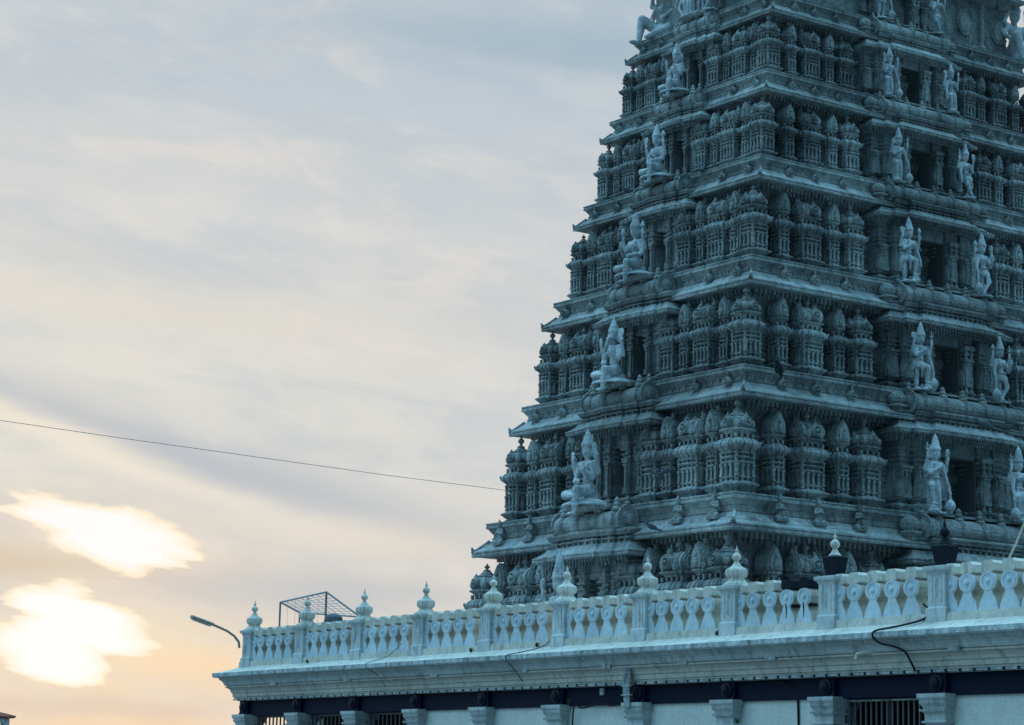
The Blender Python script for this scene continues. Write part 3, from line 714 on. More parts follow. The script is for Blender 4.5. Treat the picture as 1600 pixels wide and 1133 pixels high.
std=[(1,-1,'tall deity statue in banded skirt with club, left of the lowest visible doorway',dict(hold=('conch','trident'),skirt=True,front=('down','chest'),club=-1,sway=.04)),
     (1,1,'deity statue leaning on a club at the right edge, right of the lowest visible doorway',dict(hold=('conch','trident'),skirt=True,front=('chest','down'),club=1,sway=-.04)),
     (2,-1,'deity statue with lifted bent knee, left of the second doorway from below',dict(hold=('trident','disc'),knee=-1,mode='bent',front=('down','chest'),club=-1,sway=.08)),
     (2,1,'deity statue with raised hands and crossed knee, right of the second doorway from below',dict(hold=('trident','bud'),knee=-1,mode='cross',front=('bless','down'),club=1,sway=-.08)),
     (3,-1,'deity statue with bent leg and hand on knee, left of the third doorway from below',dict(hold=('bud','disc'),knee=-1,mode='bent',front=('down','chest'),sway=.08)),
     (3,1,'slender deity statue with crossed legs and club, right of the third doorway from below',dict(hold=('conch','bud'),knee=-1,mode='cross',front=('bless','down'),club=1,sway=-.08)),
     (4,-1,'slim deity statue in smooth long robe, left of the fourth doorway from below',dict(hold=('trident',None),skirt=True,front=('down','chest'),club=-1,sway=.05)),
     (4,1,'deity statue holding up a trident, right of the fourth doorway from below',dict(hold=('disc','trident'),mode='cross',knee=1,front=('chest','down'),sway=-.1)),
     (5,-1,'deity statue in layered skirt with mace, left of the highest whole doorway',dict(hold=('conch','bud'),skirt=True,front=('down','bless'),club=-1)),
     (5,1,'deity statue turned to the doorway with raised arm, right of the highest whole doorway',dict(hold=('bud','disc'),skirt=True,front=('chest','down'),sway=-.08)),
     (6,-1,'deity statue cut by the top of the photo, left of the topmost doorway',dict(hold=(None,'disc'),mode='straight',front=('down','chest'),club=-1)),
     (6,1,'thin deity statue with legs together, right of the topmost doorway',dict(hold=('bud','disc'),mode='cross',front=('chest','bless')))]
SP=[2.3,2.2,2.12,1.98,1.82,1.68,1.5]
for i,sd,lab,kw in std:
    n,X0,Y0,Z0,H,b=TI[i]; s=H/4.74 if n!='F' else .70
    me=standing('deity_statue',**kw)
    thing('deity_statue',lab,'statue',T(CX+sd*SP[i],Y0+.12*s,Z0+ZO+1.27*s,PI,s*1.02),me,'pale deity statues standing beside the doorways of the tower')
n,X0,Y0,Z0,H,b=TI[6]
SQ=squat('guardian_statue')
sq=thing('guardian_statue','large guardian with one knee raised, squatting at the top left edge of the tower','statue',T(X0+1.2,CY+b-1.1,Z0+ZO+.80,PI/2-.1,1.3),SQ,'guardian statues on the corners of the top tier')
g2=sq.copy(); COL.objects.link(g2); place(g2,None,T(2*CX-X0-.35,Y0+1.0,Z0+ZO+.80,PI+.1,1.3)); g2['label']='large guardian striding with a bent leg, at the upper right edge of the tower'
for k,u in enumerate((-.75,-.3,.35,.85)):
    kw=[dict(hold=(None,None),mode='cross'),dict(hold=('bud',None),skirt=True),dict(hold=('disc',None),mode='straight'),dict(hold=(None,'bud'),mode='cross',knee=-1)][k]
    me=standing('deity_statue',**kw,voxel=.03)
    thing('deity_statue',['leftmost of four standing figures cut by the top of the photo above the short side','second from the left of four standing figures cut by the top of the photo','third from the left of four standing figures cut by the top of the photo','rightmost of four standing figures cut by the top of the photo above the short side'][k],
          'statue',T(X0+.05,CY-u*1.0,Z0+ZO+.95,PI/2,.72),me,'standing figures over the short side at the top')

# ================================================================== gallery building in front
AL=math.radians(-2.0)
BW=Matrix.Translation((40.95,75.3,0))@Matrix.Rotation(PI/2+AL,4,'Z')    # local x towards the far end, +y out to the camera's left
gal=thing('gallery_building','long white temple gallery with balustraded roof and dark frieze in front of the tower','building',BW)
def gp(name,mb,M4=None,label=None): return part(name,mb,gal,BW@(M4 or Matrix.Identity(4)),label)
LEN=62.; DEP=9.
GP=[(-LEN,-DEP),(0,-DEP),(0,0),(-LEN,0)]
Z=lambda z:z+ZO
c=MB().mat('white')
c.mat('cream').sweep(GP,[(-.9,Z(2.90)),(-.69,Z(2.90)),(-.69,Z(2.97)),(-.60,Z(2.98)),(-.60,Z(3.03)),(-.56,Z(3.04)),(-.56,Z(3.16)),(-.52,Z(3.18)),(-.50,Z(3.26)),(-.46,Z(3.32)),(-.36,Z(3.36)),(-.36,Z(3.40)),(-.40,Z(3.41)),(-.40,Z(3.425))],cap1=False)
c.mat('white').sweep(GP,[(-.40,Z(3.425)),(-.335,Z(3.43)),(-.335,Z(3.45)),(-.32,Z(3.46)),
   (-.30,Z(3.53)),(-.25,Z(3.60)),(-.19,Z(3.63)),(-.19,Z(3.68)),(-.16,Z(3.70)),(-.03,Z(3.71)),(-.03,Z(3.735)),(0,Z(3.74))],cap0=False,cap1=False)
c.mat('lip'); c.sweep(GP,[(0,Z(3.74)),(.0,Z(3.865))],cap0=False,cap1=False)
c.mat('cream'); c.sweep(GP,[(0,Z(3.865)),(-.25,Z(3.93)),(-.5,Z(4.0)),(-.68,Z(4.09)),(-.70,Z(4.29)),(-1.35,Z(4.30)),(-1.36,Z(4.15)),(-2,Z(4.13))],cap0=False)
gp('cornice',c)
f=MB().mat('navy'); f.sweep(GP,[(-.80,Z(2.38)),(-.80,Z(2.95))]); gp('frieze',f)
# string of small lamps hung under the cornice
lr=MB().mat('white')
x=-.62
while x>-LEN+1:
    lr.box(x-.37,x,-.60,-.55,Z(2.915),Z(2.965)); lr.mat('boss'); lr.cbox(x-.415,-.575,Z(2.90),Z(2.975),.03,.03); lr.mat('lip'); x-=.46
gp('lamp_rail',lr)
PS=[-(1.2+3.87*k) for k in range(15)]
# walls behind the columns
wl=MB().mat('panel'); door_bay=8
for k in range(len(PS)-1):
    a,b2=PS[k]-.3,PS[k+1]+.3
    if k in (0,1,2,door_bay): continue
    wl.box(PS[k+1],PS[k],-1.2,-.87,0,Z(2.40))
wl.box(-LEN+.9,-1.2,-DEP+.9,-DEP+1.2,0,Z(2.38)); wl.box(-LEN+.9,-LEN+1.2,-DEP+1.2,-.9,0,Z(2.38))
gp('wall',wl)
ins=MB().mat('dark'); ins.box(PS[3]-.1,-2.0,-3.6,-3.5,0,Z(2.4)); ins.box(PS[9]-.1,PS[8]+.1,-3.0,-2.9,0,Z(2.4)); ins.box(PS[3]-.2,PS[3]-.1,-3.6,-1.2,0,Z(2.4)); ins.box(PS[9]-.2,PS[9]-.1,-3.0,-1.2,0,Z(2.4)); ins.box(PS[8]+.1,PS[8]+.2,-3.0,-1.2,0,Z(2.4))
gp('inner_wall',ins)
for k in (0,1,2,door_bay):
    g=MB().mat('grille'); xa,xb=PS[k+1]+.35,PS[k]-.35
    nb=13 if k!=door_bay else 18
    for q in range(nb): g.cbox(xa+(xb-xa)*q/(nb-1),-1.0,0,Z(2.33),.022,.022)
    for z in (.3,1.6,Z(2.33)): g.box(xa,xb,-1.02,-.98,z-.03,z+.03)
    if k==door_bay:
        g.mat('boss'); g.box((xa+xb)/2-.05,(xa+xb)/2+.05,-1.03,-.97,0,Z(2.33))
        for q in range(nb-1):
            g.mat('grille'); x0=xa+(xb-xa)*q/(nb-1); g.tube([(x0,-1.0,1.7),(x0+(xb-xa)/(nb-1),-1.0,2.1),(x0,-1.,2.5),(x0+(xb-xa)/(nb-1),-1.,2.9),(x0,-1.,3.3)],.012,4)
        g.mat('lip'); g.box(xa,xb,-.98,-.95,Z(2.30),Z(2.345)); g.box(xa+.15,xa+.32,-.99,-.96,Z(1.9),Z(2.1))
    gp('grille',g)
# columns with capitals; the shafts run down to the ground
cb=MB().mat('white')
def R_(z,hx,hy): return (z,hx,hy)
cb.loft([(0,.42,.42),(.5,.42,.42),(.55,.34,.34),(Z(1.72),.33,.33),(Z(1.73),.38,.38),(Z(1.76),.40,.40),(Z(1.78),.40,.40),(Z(1.80),.34,.34),(Z(1.96),.345,.345),(Z(1.98),.37,.37),(Z(2.02),.385,.385),(Z(2.04),.37,.37),(Z(2.06),.36,.36),
   (Z(2.12),.38,.38),(Z(2.17),.42,.42),(Z(2.21),.44,.44),(Z(2.23),.42,.42),(Z(2.26),.43,.43),(Z(2.32),.47,.47),(Z(2.35),.475,.475),(Z(2.42),.475,.475)],plan=rect)
for z in (2.215,2.03): dentils(cb,(-.42,.40),(.42,.40),Z(z-.02),Z(z+.03),.08,.04,-.06)
cb.mat('boss')
CM=cb.mesh('column')
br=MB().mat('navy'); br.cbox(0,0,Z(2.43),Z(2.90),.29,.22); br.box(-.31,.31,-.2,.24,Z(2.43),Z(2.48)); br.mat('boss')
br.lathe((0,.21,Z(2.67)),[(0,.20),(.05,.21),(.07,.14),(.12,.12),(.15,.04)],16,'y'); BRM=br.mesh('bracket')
for k,x in enumerate(PS):
    gp('column',CM,Matrix.Translation((x,-.95,0))); gp('bracket',BRM,Matrix.Translation((x,-.90,0)))
for q in (1,2): gp('column',CM,Matrix.Translation((-.95,-.95-3.5*q,0))); gp('bracket',BRM,Matrix.Translation((-.95,-.95-3.5*q,0))@Matrix.Rotation(-PI/2,4,'Z'))
# balustrade
def key(grow=0.):
    r=[(-.31,0),(.31,0),(.29,.08),(.24,.2),(.16,.32),(.125,.40),(.13,.45),(.19,.49)]
    for q in range(0,13):
        t=-.7+(PI+1.4)*q/12; r.append(((.265)*math.cos(t),.645+.235*math.sin(t)))
    r+=[(-.19,.49),(-.13,.45),(-.125,.40),(-.16,.32),(-.24,.2),(-.29,.08)]
    return [(a*(1+grow),z) for a,z in r]
def baluster(sootd=0):
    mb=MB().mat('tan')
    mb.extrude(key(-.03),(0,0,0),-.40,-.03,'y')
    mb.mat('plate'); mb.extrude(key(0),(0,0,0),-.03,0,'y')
    mb.lathe((0,0,.645),[(0,.215),(.014,.21),(.014,.175),(.003,.17)],18,'y',cap0=False,cap1=False)
    mb.lathe((0,0,.645),[(0,.065),(.03,.055),(.045,.02)],10,'y')
    mb.mat('soot' if sootd else 'cream')
    k=.195
    mb.rings([[(x,y,z) for x,y in [(k*w,-.41),(k*w,.01),(-k*w,.01),(-k*w,-.41)]] for z,w in ((.85,.62),(.89,1.),(1.06,1.),(1.13,.66))])
    if sootd:
        mb.tube([(.02,.004,.5),(.0,.006,.3),(.01,.004,.12)],.022,5,.006); mb.box(-.2,.2,-.3,-.05,.40,.46)
    return mb.mesh('baluster')
BAL=baluster(); BALS=baluster(1)
def post_mesh():
    mb=MB().mat('white')
    mb.rings([[(x,y,z) for x,y in rect(h,h)] for z,h in ((-.22,.33),(.10,.33),(.14,.29),(.90,.29),(.92,.31),(.96,.32),(.97,.335),(.99,.37),(1.04,.38),(1.08,.38),(1.09,.34))])
    mb.mat('lip'); mb.box(-.05,.05,.285,.294,.32,.84)
    mb.mat('white')
    mb.box(-.17,-.13,.285,.302,.24,.88); mb.box(.13,.17,.285,.302,.24,.88); mb.box(-.17,.17,.285,.302,.88,.91)
    return mb.mesh('balustrade_post')
POST=post_mesh()
def finial_mesh(style=0):
    mb=MB().mat('soot' if style else 'cream')
    sq=lambda z,h:[(x,y,z) for x,y in ratha(h,h,.03)]
    mb.rings([sq(z,h*(.6 if style else 1)) for z,h in ((0,.33),(.05,.33),(.06,.30),(.09,.27),(.14,.22),(.19,.195),(.21,.20),(.24,.24),(.28,.262),(.35,.27),(.42,.265),(.46,.24),(.49,.19),(.52,.15))])
    if style==2: mb.mat('soot')
    else: mb.mat('cream')
    mb.lathe((0,0,.50),[(0,.18),(.03,.17),(.05,.13),(.10,.10),(.16,.06),(.18,.065),(.21,.11),(.26,.135),(.31,.13),(.35,.10),(.38,.06),(.41,.035),(.43,.05),(.46,.045),(.50,.025),(.58,.008)],14)
    if style:   # tall black pot
        mb.mat('soot'); mb.rings([[(x,y,z) for x,y in rect(h,h)] for z,h in ((.01,.20),(.06,.19),(.25,.225),(.42,.255),(.46,.26),(.48,.2),(.5,.15))])
    return mb.mesh('finial')
FIN=[finial_mesh(0),finial_mesh(1),finial_mesh(2)]
YB=-.98
for k,x in enumerate(PS):
    p=gp('balustrade_post',POST,Matrix.Translation((x,YB,Z(4.30))))
    st={8:1,9:2}.get(k,0)
    part('finial',FIN[st],p,BW@Matrix.Translation((x,YB,Z(5.385)))@Matrix.Diagonal((.88,.88,.98 if not st else 1.05,1)),'soot-blackened finial' if st else None)
    if k<len(PS)-1:
        for q in range(4):
            gp('baluster',BALS if (k==7 and q in(2,3)) else BAL,Matrix.Translation((x-.93-.67*q,YB+.22,Z(4.295))))
        gp('baluster',BAL,Matrix.Translation((x-.36,YB+.19,Z(4.295)))@Matrix.Diagonal((.8,.95,1,1)))
# tufts of weeds rooted in cracks of the ledge and on a capital
wm=plain('weed_leaves',(.05,.08,.035),.8); M['weed']=wm
for wx,wy,wz in ((-19.6,-.62,4.1),(-21.5,-.45,2.43),(-27.9,-.66,4.1),(-6.0,-.55,4.05),(-29.0,-.45,1.8),(-16.1,-.6,4.07)):
    m=MB().mat('weed')
    for q in range(26):
        a=random.uniform(0,6.28); h=random.uniform(.05,.16); rr=random.uniform(.02,.10); x0,y0=rr*.3*math.cos(a),rr*.3*math.sin(a); x1,y1=rr*math.cos(a),rr*math.sin(a)
        k=len(m.v); m.v+=[(x0,y0,0),(x0+.02,y0+.01,h*.5),(x1,y1,h),(x0-.02,y0,h*.5)]; m._f([(k,k+1,k+2,k+3)])
    thing('weed_tuft',{-19.6:'small weed tuft on the ledge by the thin cable',-21.5:'weed tuft on the wall top beside the vertical cable',-27.9:'small weed tuft on the ledge right of the conduit',-6.0:'small weed tuft on the ledge near the left end',-29.0:'weed tuft low on a column capital at the bottom edge',-16.1:'small weed tuft on the ledge under the fifth post from the left'}[wx],'weed',BW@Matrix.Translation((wx,wy,Z(wz))),m,'weeds growing on the gallery')
for q in (1,2):
    gp('balustrade_post',POST,Matrix.Translation((-1.2,YB-3.5*q,Z(4.30)))@Matrix.Rotation(-PI/2,4,'Z'))
    for j in range(4): gp('baluster',BAL,Matrix.Translation((-1.2+.22,YB-3.5*(q-1)-.85-.6*j,Z(4.295)))@Matrix.Rotation(-PI/2,4,'Z'))
# spouts, pipes, cables fixed to the cornice
for x in (-3.9,-9.0,-14.3,-19.2,-23.3,-26.7,-30.3,-36.8,-41.0):
    sp=MB().mat('lip'); sp.box(x-.36,x+.02,-.44,-.30,Z(3.36),Z(3.47)); sp.mat('dark'); sp.lathe((x+.02,-.37,Z(3.415)),[(0,.042),(.05,.038)],10,'x')
    gp('rain_spout',sp)
pv=MB().mat('pvc'); pv.tube([(-34.4,-.5,Z(3.46)),(-34.0,-.28,Z(3.42)),(-33.85,-.18,Z(3.38)),(-33.83,-.16,Z(3.26))],.055,10); gp('drain_pipe',pv)
cd=MB().mat('lip')
for q in range(4): cd.tube([(-24.15-.08*q,-.42+.02*(q%2),Z(3.66)),(-24.18-.08*q,-.40,Z(3.1)),(-24.15-.07*q,-.42,Z(2.7)),(-24.2-.06*q,-.44,Z(2.3))],.035,6)
for z in (3.5,3.2,2.85,2.6): cd.box(-24.48,-24.08,-.46,-.37,Z(z),Z(z)+.04)
gp('conduit',cd)
sbx=MB().mat('lip'); sbx.box(-22.75,-22.6,-.8,-.72,Z(2.66),Z(2.85)); gp('junction_box',sbx)
def cab(name,pts,r,mat='cable'):
    out=[]
    P=[Vector(pts[0])]+[Vector(p) for p in pts]+[Vector(pts[-1])]
    for i in range(1,len(P)-2):
        for q in range(5):
            t=q/5; out.append(tuple(.5*((2*P[i])+(P[i+1]-P[i-1])*t+(2*P[i-1]-5*P[i]+4*P[i+1]-P[i+2])*t*t+(3*P[i]-P[i-1]-3*P[i+1]+P[i+2])*t**3)))
    out.append(tuple(P[-1])); m=MB().mat(mat); m.tube(out,r,6); gp(name,m)
cab('cable',[(-35.60,-.68,Z(4.52)),(-35.85,-.69,Z(4.30)),(-35.55,-.62,Z(4.13)),(-35.05,-.3,Z(3.99)),(-34.70,.02,Z(3.89)),(-34.65,.04,Z(3.74)),(-34.75,-.1,Z(3.6)),(-35.10,-.2,Z(3.52)),(-35.35,-.3,Z(3.40)),(-35.50,-.33,Z(3.2)),(-35.50,-.5,Z(2.95))],.027)
cab('cable',[(-20.2,-.68,Z(4.3)),(-19.9,-.6,Z(4.1)),(-19.3,-.2,Z(3.93)),(-19.0,.02,Z(3.86)),(-18.9,-.02,Z(3.72)),(-19.0,-.2,Z(3.5)),(-19.3,-.35,Z(3.1))],.013)
cab('cable',[(-11.9,-.68,Z(4.5)),(-11.3,-.5,Z(4.1)),(-10.9,.02,Z(3.87)),(-10.95,-.04,Z(3.7)),(-11.1,-.3,Z(3.5)),(-11.4,-.45,Z(3.15))],.009)
cab('cable',[(-30.0,-.78,Z(2.9)),(-30.6,-.76,Z(2.75)),(-30.9,-.82,Z(2.55)),(-30.92,-.85,Z(1.2))],.03)
cab('cable',[(-24.2,-.7,Z(2.42)),(-23.2,-.68,Z(2.36)),(-22.8,-.7,Z(2.42)),(-21.8,-.7,Z(2.32)),(-21.4,-.7,Z(2.36)),(-21.3,-.72,Z(1.2))],.025)

# ------------------------------------------------------------------ camera maths used to set out far and thin things in space
RC=np.array([[.811295,-.121231,-.571929],[-.584231,-.131668,-.800836],[.021781,.983853,-.177649]])
def ray(px,py,d):
    v=np.array([px-800.,-(py-566.5),-3701.]); v/=np.linalg.norm(v); w=RC@v*d; return (float(w[0]),float(w[1]),float(w[2])+ZO)

# street lamp fixed behind the end post
lp=thing('street_lamp','curved steel arm with flat lamp head reaching left from the end post of the balustrade','lamp',T(*ray(376,1004,85.2)))
b0=Vector(ray(376,1004,85.2))
pts=[ray(374,1012,85.3),ray(373,1003,85.2),ray(366,994,85.0),ray(355,986,84.8),ray(342,980,84.6),ray(330,975,84.4)]
m=MB().mat('lampgrey'); m.tube([tuple(Vector(p)-b0) for p in pts],.045,8); part('lamp_arm',m,lp,T(*b0))
h0=Vector(ray(333,976,84.45)); h1=Vector(ray(299,963.5,84.0)); d=(h1-h0); ln=d.length; d.normalize(); side=d.cross(Vector((0,0,1))).normalized(); up=side.cross(d)
HM=Matrix((( *side,0),( *d,0),( *up,0),(0,0,0,1))).transposed(); HM=Matrix.Translation(h0)@HM
m=MB().mat('lampgrey'); m.rings([[(x*w,y,z) for x,z in ((.11,-.04),(.13,0),(.09,.05),(-.09,.05),(-.13,0),(-.11,-.04))] for y,w in ((0,.6),(.12,.9),(ln-.05,1.),(ln,.75))])
part('lamp_head',m,lp,HM)
m=MB().mat('glass'); m.rings([[(x*w,y,z) for x,z in ((.09,-.04),(.06,-.10),(-.06,-.10),(-.09,-.04))] for y,w in ((.1,.7),(.16,1),(ln-.1,1.),(ln-.05,.8))])
part('lamp_lens',m,lp,HM)

# mesh cage and water drum on the flat roof
cg=thing('wire_cage','sloping steel pipe frame with wire mesh on the flat roof behind the balustrade','cage',T(*ray(480,985,86)))
A=[Vector(ray(438,941,86)),Vector(ray(510,925,84.5)),Vector(ray(563,964,84)),Vector(ray(468,957,87))]
zr=Z(4.13)
m=MB().mat('metal'); cb0=Vector(ray(480,985,86))
def q3(p): return tuple(Vector(p)-cb0)
for a,b2 in ((0,1),(1,2),(0,3),(3,2)): m.tube([q3(A[a]),q3(A[b2])],.035,6)
m.tube([q3(A[0]),q3((A[0].x,A[0].y,zr))],.035,6); m.tube([q3(A[1]),q3((A[1].x,A[1].y,zr))],.04,6); m.tube([q3(A[2]),q3((A[2].x,A[2].y,zr))],.03,6); m.tube([q3(A[3]),q3((A[3].x,A[3].y,zr))],.03,6)
part('pipe_frame',m,cg,T(*cb0))
m=MB().mat('metal')
for t in [k/9 for k in range(1,9)]:
    m.tube([q3(A[0].lerp(A[1],t)),q3(A[3].lerp(A[2],t))],.008,4); m.tube([q3(A[0].lerp(A[3],t)),q3(A[1].lerp(A[2],t))],.008,4)
for t in [k/6 for k in range(1,6)]:
    a=A[0].lerp(A[1],t); m.tube([q3(a),q3((a.x,a.y,zr))],.005,4)
for t in (.3,.6): 
    m.tube([q3((A[0].x,A[0].y,zr+(A[0].z-zr)*t)),q3((A[1].x,A[1].y,zr+(A[1].z-zr)*t))],.005,4)
part('wire_mesh',m,cg,T(*cb0))
dr=Vector(ray(521,968,84)); m=MB().mat('pigeon'); m.lathe((0,0,0),[(zr-dr.z,.34),(-.05,.34),(.08,.31),(.17,.2),(.21,.05)],20); m.sm=True
thing('water_drum','small domed dark water drum under the wire cage','drum',T(*dr),m)

# overhead cable sagging across in front of the tower and the pale rope
pts=[(-120,640,50),(0,657,52),(200,686,54),(400,714,56),(600,742,58),(780,765,60),(900,780,61),(1060,799.5,62.5),(1144,809,63.3),(1260,822,64.5),(1412,835.5,65.8),(1441,836.5,66)]
m=MB().mat('wire'); P0=Vector(ray(*pts[0])); m.tube([tuple(Vector(ray(*p))-P0) for p in pts],.0065,5)
thing('overhead_cable','long thin black cable crossing the sky and the lower tower','cable',T(*P0),m)
m=MB().mat('rope'); P0=Vector(ray(1573,880,60)); m.tube([(0,0,0),tuple(Vector(ray(1588,848,59.5))-P0),tuple(Vector(ray(1612,790,59))-P0)],.03,6)
thing('guy_rope','pale taut rope slanting up at the lower right edge of the photo','rope',T(*P0),m)

# ------------------------------------------------------------------ birds
def bird(name,lab,px,py,d,rz,flying=False,k=1.,mat='pigeon',group='birds on and around the tower'):
    mb=MB()
    mb.ball((0,0,.14),(.09,.19,.09),10,7,Matrix.Rotation(.5,3,'X')); mb.ball((0,.17,.27),(.055,.065,.055),8,6)
    mb.tube([(0,.21,.27),(0,.27,.255)],.018,5,.004); mb.limb((0,.1,.2),(0,.16,.25),.06,.045)
    mb.tube([(0,-.12,.09),(0,-.38,.0)],.05,6,.03); mb.ball((0,-.3,.03),(.06,.12,.02),8,5)
    if flying:
        for sx in (-1,1):
            mb.limb((sx*.05,.03,.18),(sx*.3,.08,.34),.05,.03); mb.limb((sx*.3,.08,.34),(sx*.55,-.08,.30),.035,.015)
            mb.ball((sx*.28,-.04,.27),(.25,.12,.025),10,5,Matrix.Rotation(-sx*.4,3,'Y'))
    else:
        for sx in (-1,1):
            mb.ball((sx*.075,-.06,.13),(.03,.2,.07),8,6,Matrix.Rotation(.45,3,'X')); mb.tube([(sx*.03,.02,.08),(sx*.03,.03,0)],.012,5)
    me=fuse(mb,name,.014,1,(mat,))
    x,y,z=ray(px,py,d)
    thing(name,lab,'bird',T(x,y,z,rz,k),me,group)
bird('crow','large black bird perched on the tower ledge beside the corner pavilion',1216,584,81.2,2.2,k=1.5,mat='bird')
bird('pigeon','dark pigeon flapping in front of the wall right of the lowest whole seated deity',1030,750,81,2.0,True,1.1)
bird('pigeon','small dark pigeon sitting low under the flapping one on the tower',1017,829,81.5,1.2,k=1.0)
bird('pigeon','pigeon silhouetted at the left edge of the fourth carved eave',980,304,92.5,.8,k=1.2)
bird('pigeon','pigeon perched near the second seated deity from the top, by the cornice',1098,271,89,-1.,k=1.2)
bird('pigeon','pigeon perched on the doorway bay eave at the right',1537,672,84,1.,k=1.4)
bird('pigeon','dark bird sitting behind the balustrade left of the finial that hides a statue',851,956,70,1.6,k=1.0,mat='pigeon')

# small roof corner far away at the lower left edge
m=MB().mat('roofred'); P0=Vector(ray(-74,1133,120))
hw_=2.15
m.rings([[(x*hw_*q,y*hw_*q,z) for x,y in ((1,-1),(1,1),(-1,1),(-1,-1))] for q,z in ((.97,-.05),(1,0),(1.01,.05),(.7,.2),(.4,.42),(.08,.75))])
for q in range(-8,9): m.tube([(hw_*q/8,-hw_,.05),(hw_*q/8*.4,-hw_*.4,.44)],.035,5); m.tube([(-hw_,hw_*q/8,.05),(-hw_*.4,hw_*q/8*.4,.44)],.035,5)
m.lathe((0,0,.72),[(0,.12),(.2,.16),(.35,.06),(.6,.02)],8)
pv=thing('shrine_pavilion','tip of a low red-tiled pavilion roof at the bottom left edge','pavilion',Matrix.Translation((P0.x,P0.y,0))@Matrix.Rotation(math.radians(10),4,'Z'))
zt=ray(20,1121.5,120)[2]
part('roof',m,pv,WM[pv.name]@Matrix.Translation((0,0,zt)))
m=MB().mat('white')
for x,y in ((1.8,1.8),(1.8,-1.8),(-1.8,1.8),(-1.8,-1.8)): m.cbox(x,y,0,zt-.3,.15)
m.box(-1.95,1.95,-1.95,1.95,zt-.3,zt-.06); part('pillar_frame',m,pv,WM[pv.name])

# ground
g=MB().mat('ground'); n=24; R=4000
g.rings([[(R*math.cos(2*PI*k/n),R*math.sin(2*PI*k/n),0) for k in range(n)]],cap0=False)
go=bpy.data.objects.new('ground',g.mesh('ground')); COL.objects.link(go); go['kind']='structure'

# ================================================================== sky, sun, camera
w=bpy.data.worlds.new('World'); S.world=w; w.use_nodes=True; nt=w.node_tree; nt.nodes.clear()
out=nt.nodes.new('ShaderNodeOutputWorld'); bg=nt.nodes.new('ShaderNodeBackground'); L(nt,bg,0,out,0)
SUNAZ=math.atan2(.4300,.9010)        # azimuth of the glow, clockwise from +Y
sd=(math.sin(SUNAZ),math.cos(SUNAZ),0.)
tc=nt.nodes.new('ShaderNodeTexCoord')
def math_(op,a,b=None,c=None,clamp=False):
    n=nt.nodes.new('ShaderNodeMath'); n.operation=op; n.use_clamp=clamp
    for i,v in enumerate((a,b,c)):
        if v is None: continue
        if isinstance(v,(int,float)): n.inputs[i].default_value=v
        else: nt.links.new(v,n.inputs[i])
    return n.outputs[0]
def dot(v,vec):
    n=nt.nodes.new('ShaderNodeVectorMath'); n.operation='DOT_PRODUCT'; nt.links.new(v,n.inputs[0]); n.inputs[1].default_value=vec; return n.outputs['Value']
D=tc.outputs['Generated']
u=dot(D,(sd[1],-sd[0],0.)); fw=dot(D,sd); v=dot(D,(0,0,1.))      # u: sine of angle to the right of the glow, v: sine of elevation
def noise(su,sv,scale,detail=5,rough=.55,off=0.,dist=0.):
    cb=nt.nodes.new('ShaderNodeCombineXYZ'); nt.links.new(math_('MULTIPLY',u,su),cb.inputs[0]); nt.links.new(math_('MULTIPLY_ADD',v,sv,math_('MULTIPLY',u,-.22*sv)) if False else math_('MULTIPLY',math_('MULTIPLY_ADD',u,.13,v),sv),cb.inputs[1]); nt.links.new(math_('ADD',fw,off),cb.inputs[2])
    n=nt.nodes.new('ShaderNodeTexNoise'); n.inputs['Scale'].default_value=scale; n.inputs['Detail'].default_value=detail; n.inputs['Roughness'].default_value=rough; n.inputs['Distortion'].default_value=dist
    nt.links.new(cb.outputs[0],n.inputs['Vector']); return n.outputs['Fac']
def ramp(fac,els):
    r=nt.nodes.new('ShaderNodeValToRGB'); e=r.color_ramp; e.interpolation='EASE'
    while len(e.elements)<len(els): e.elements.new(.5)
    for x,(p,c) in zip(e.elements,els): x.position=p; x.color=(*c,1)
    nt.links.new(fac,r.inputs[0]); return r.outputs[0]
def mix(f,a,b,bt='MIX'):
    n=nt.nodes.new('ShaderNodeMix'); n.data_type='RGBA'; n.blend_type=bt
    for i,x in ((0,f),(6,a),(7,b)):
        if isinstance(x,tuple): n.inputs[i].default_value=(*x,1)
        elif isinstance(x,(int,float)): n.inputs[i].default_value=x
        else: nt.links.new(x,n.inputs[i])
    return n.outputs[2]
def lin(*c): return tuple(((x/255)/12.92 if x<=10 else ((x/255+.055)/1.055)**2.4) for x in c)
n_big=noise(3.2,9.,1.,5,.5); n_mid=noise(5,22.,1.,6,.55,3.); n_fine=noise(14,40.,1.,5,.5,7.)
vw=math_('ADD',v,math_('ADD',math_('MULTIPLY',math_('SUBTRACT',n_big,.5),.10),math_('MULTIPLY',math_('SUBTRACT',n_mid,.5),.03)))
fv=math_('MULTIPLY',vw,2.5)      # 0..1 for elevations up to about 23 degrees
base=ramp(fv,[(0.0,lin(224,190,155)),(.05,lin(232,205,172)),(.13,lin(228,214,192)),(.26,lin(206,206,202)),(.36,lin(216,215,208)),(.48,lin(215,215,210)),(.62,lin(206,209,210)),(.76,lin(194,203,209)),(1.,lin(170,189,202))])
right=math_('MULTIPLY',u,3.2,clamp=True)
base=mix(math_('MULTIPLY',right,.75),base,ramp(math_('MULTIPLY',v,3.0),[(0,lin(206,204,204)),(.3,lin(196,202,210)),(.6,lin(182,194,206)),(1.,lin(158,182,200))]))
cl=ramp(n_mid,[(.44,(0,0,0)),(.62,(1,1,1))])
base=mix(math_('MULTIPLY',cl,.30),base,lin(186,195,204))
cl2=ramp(n_big,[(.46,(0,0,0)),(.66,(1,1,1))])
base=mix(math_('MULTIPLY',cl2,.35),base,lin(222,220,214))
cl3=ramp(n_fine,[(.45,(0,0,0)),(.7,(1,1,1))])
base=mix(math_('MULTIPLY',cl3,.28),base,lin(228,226,220))
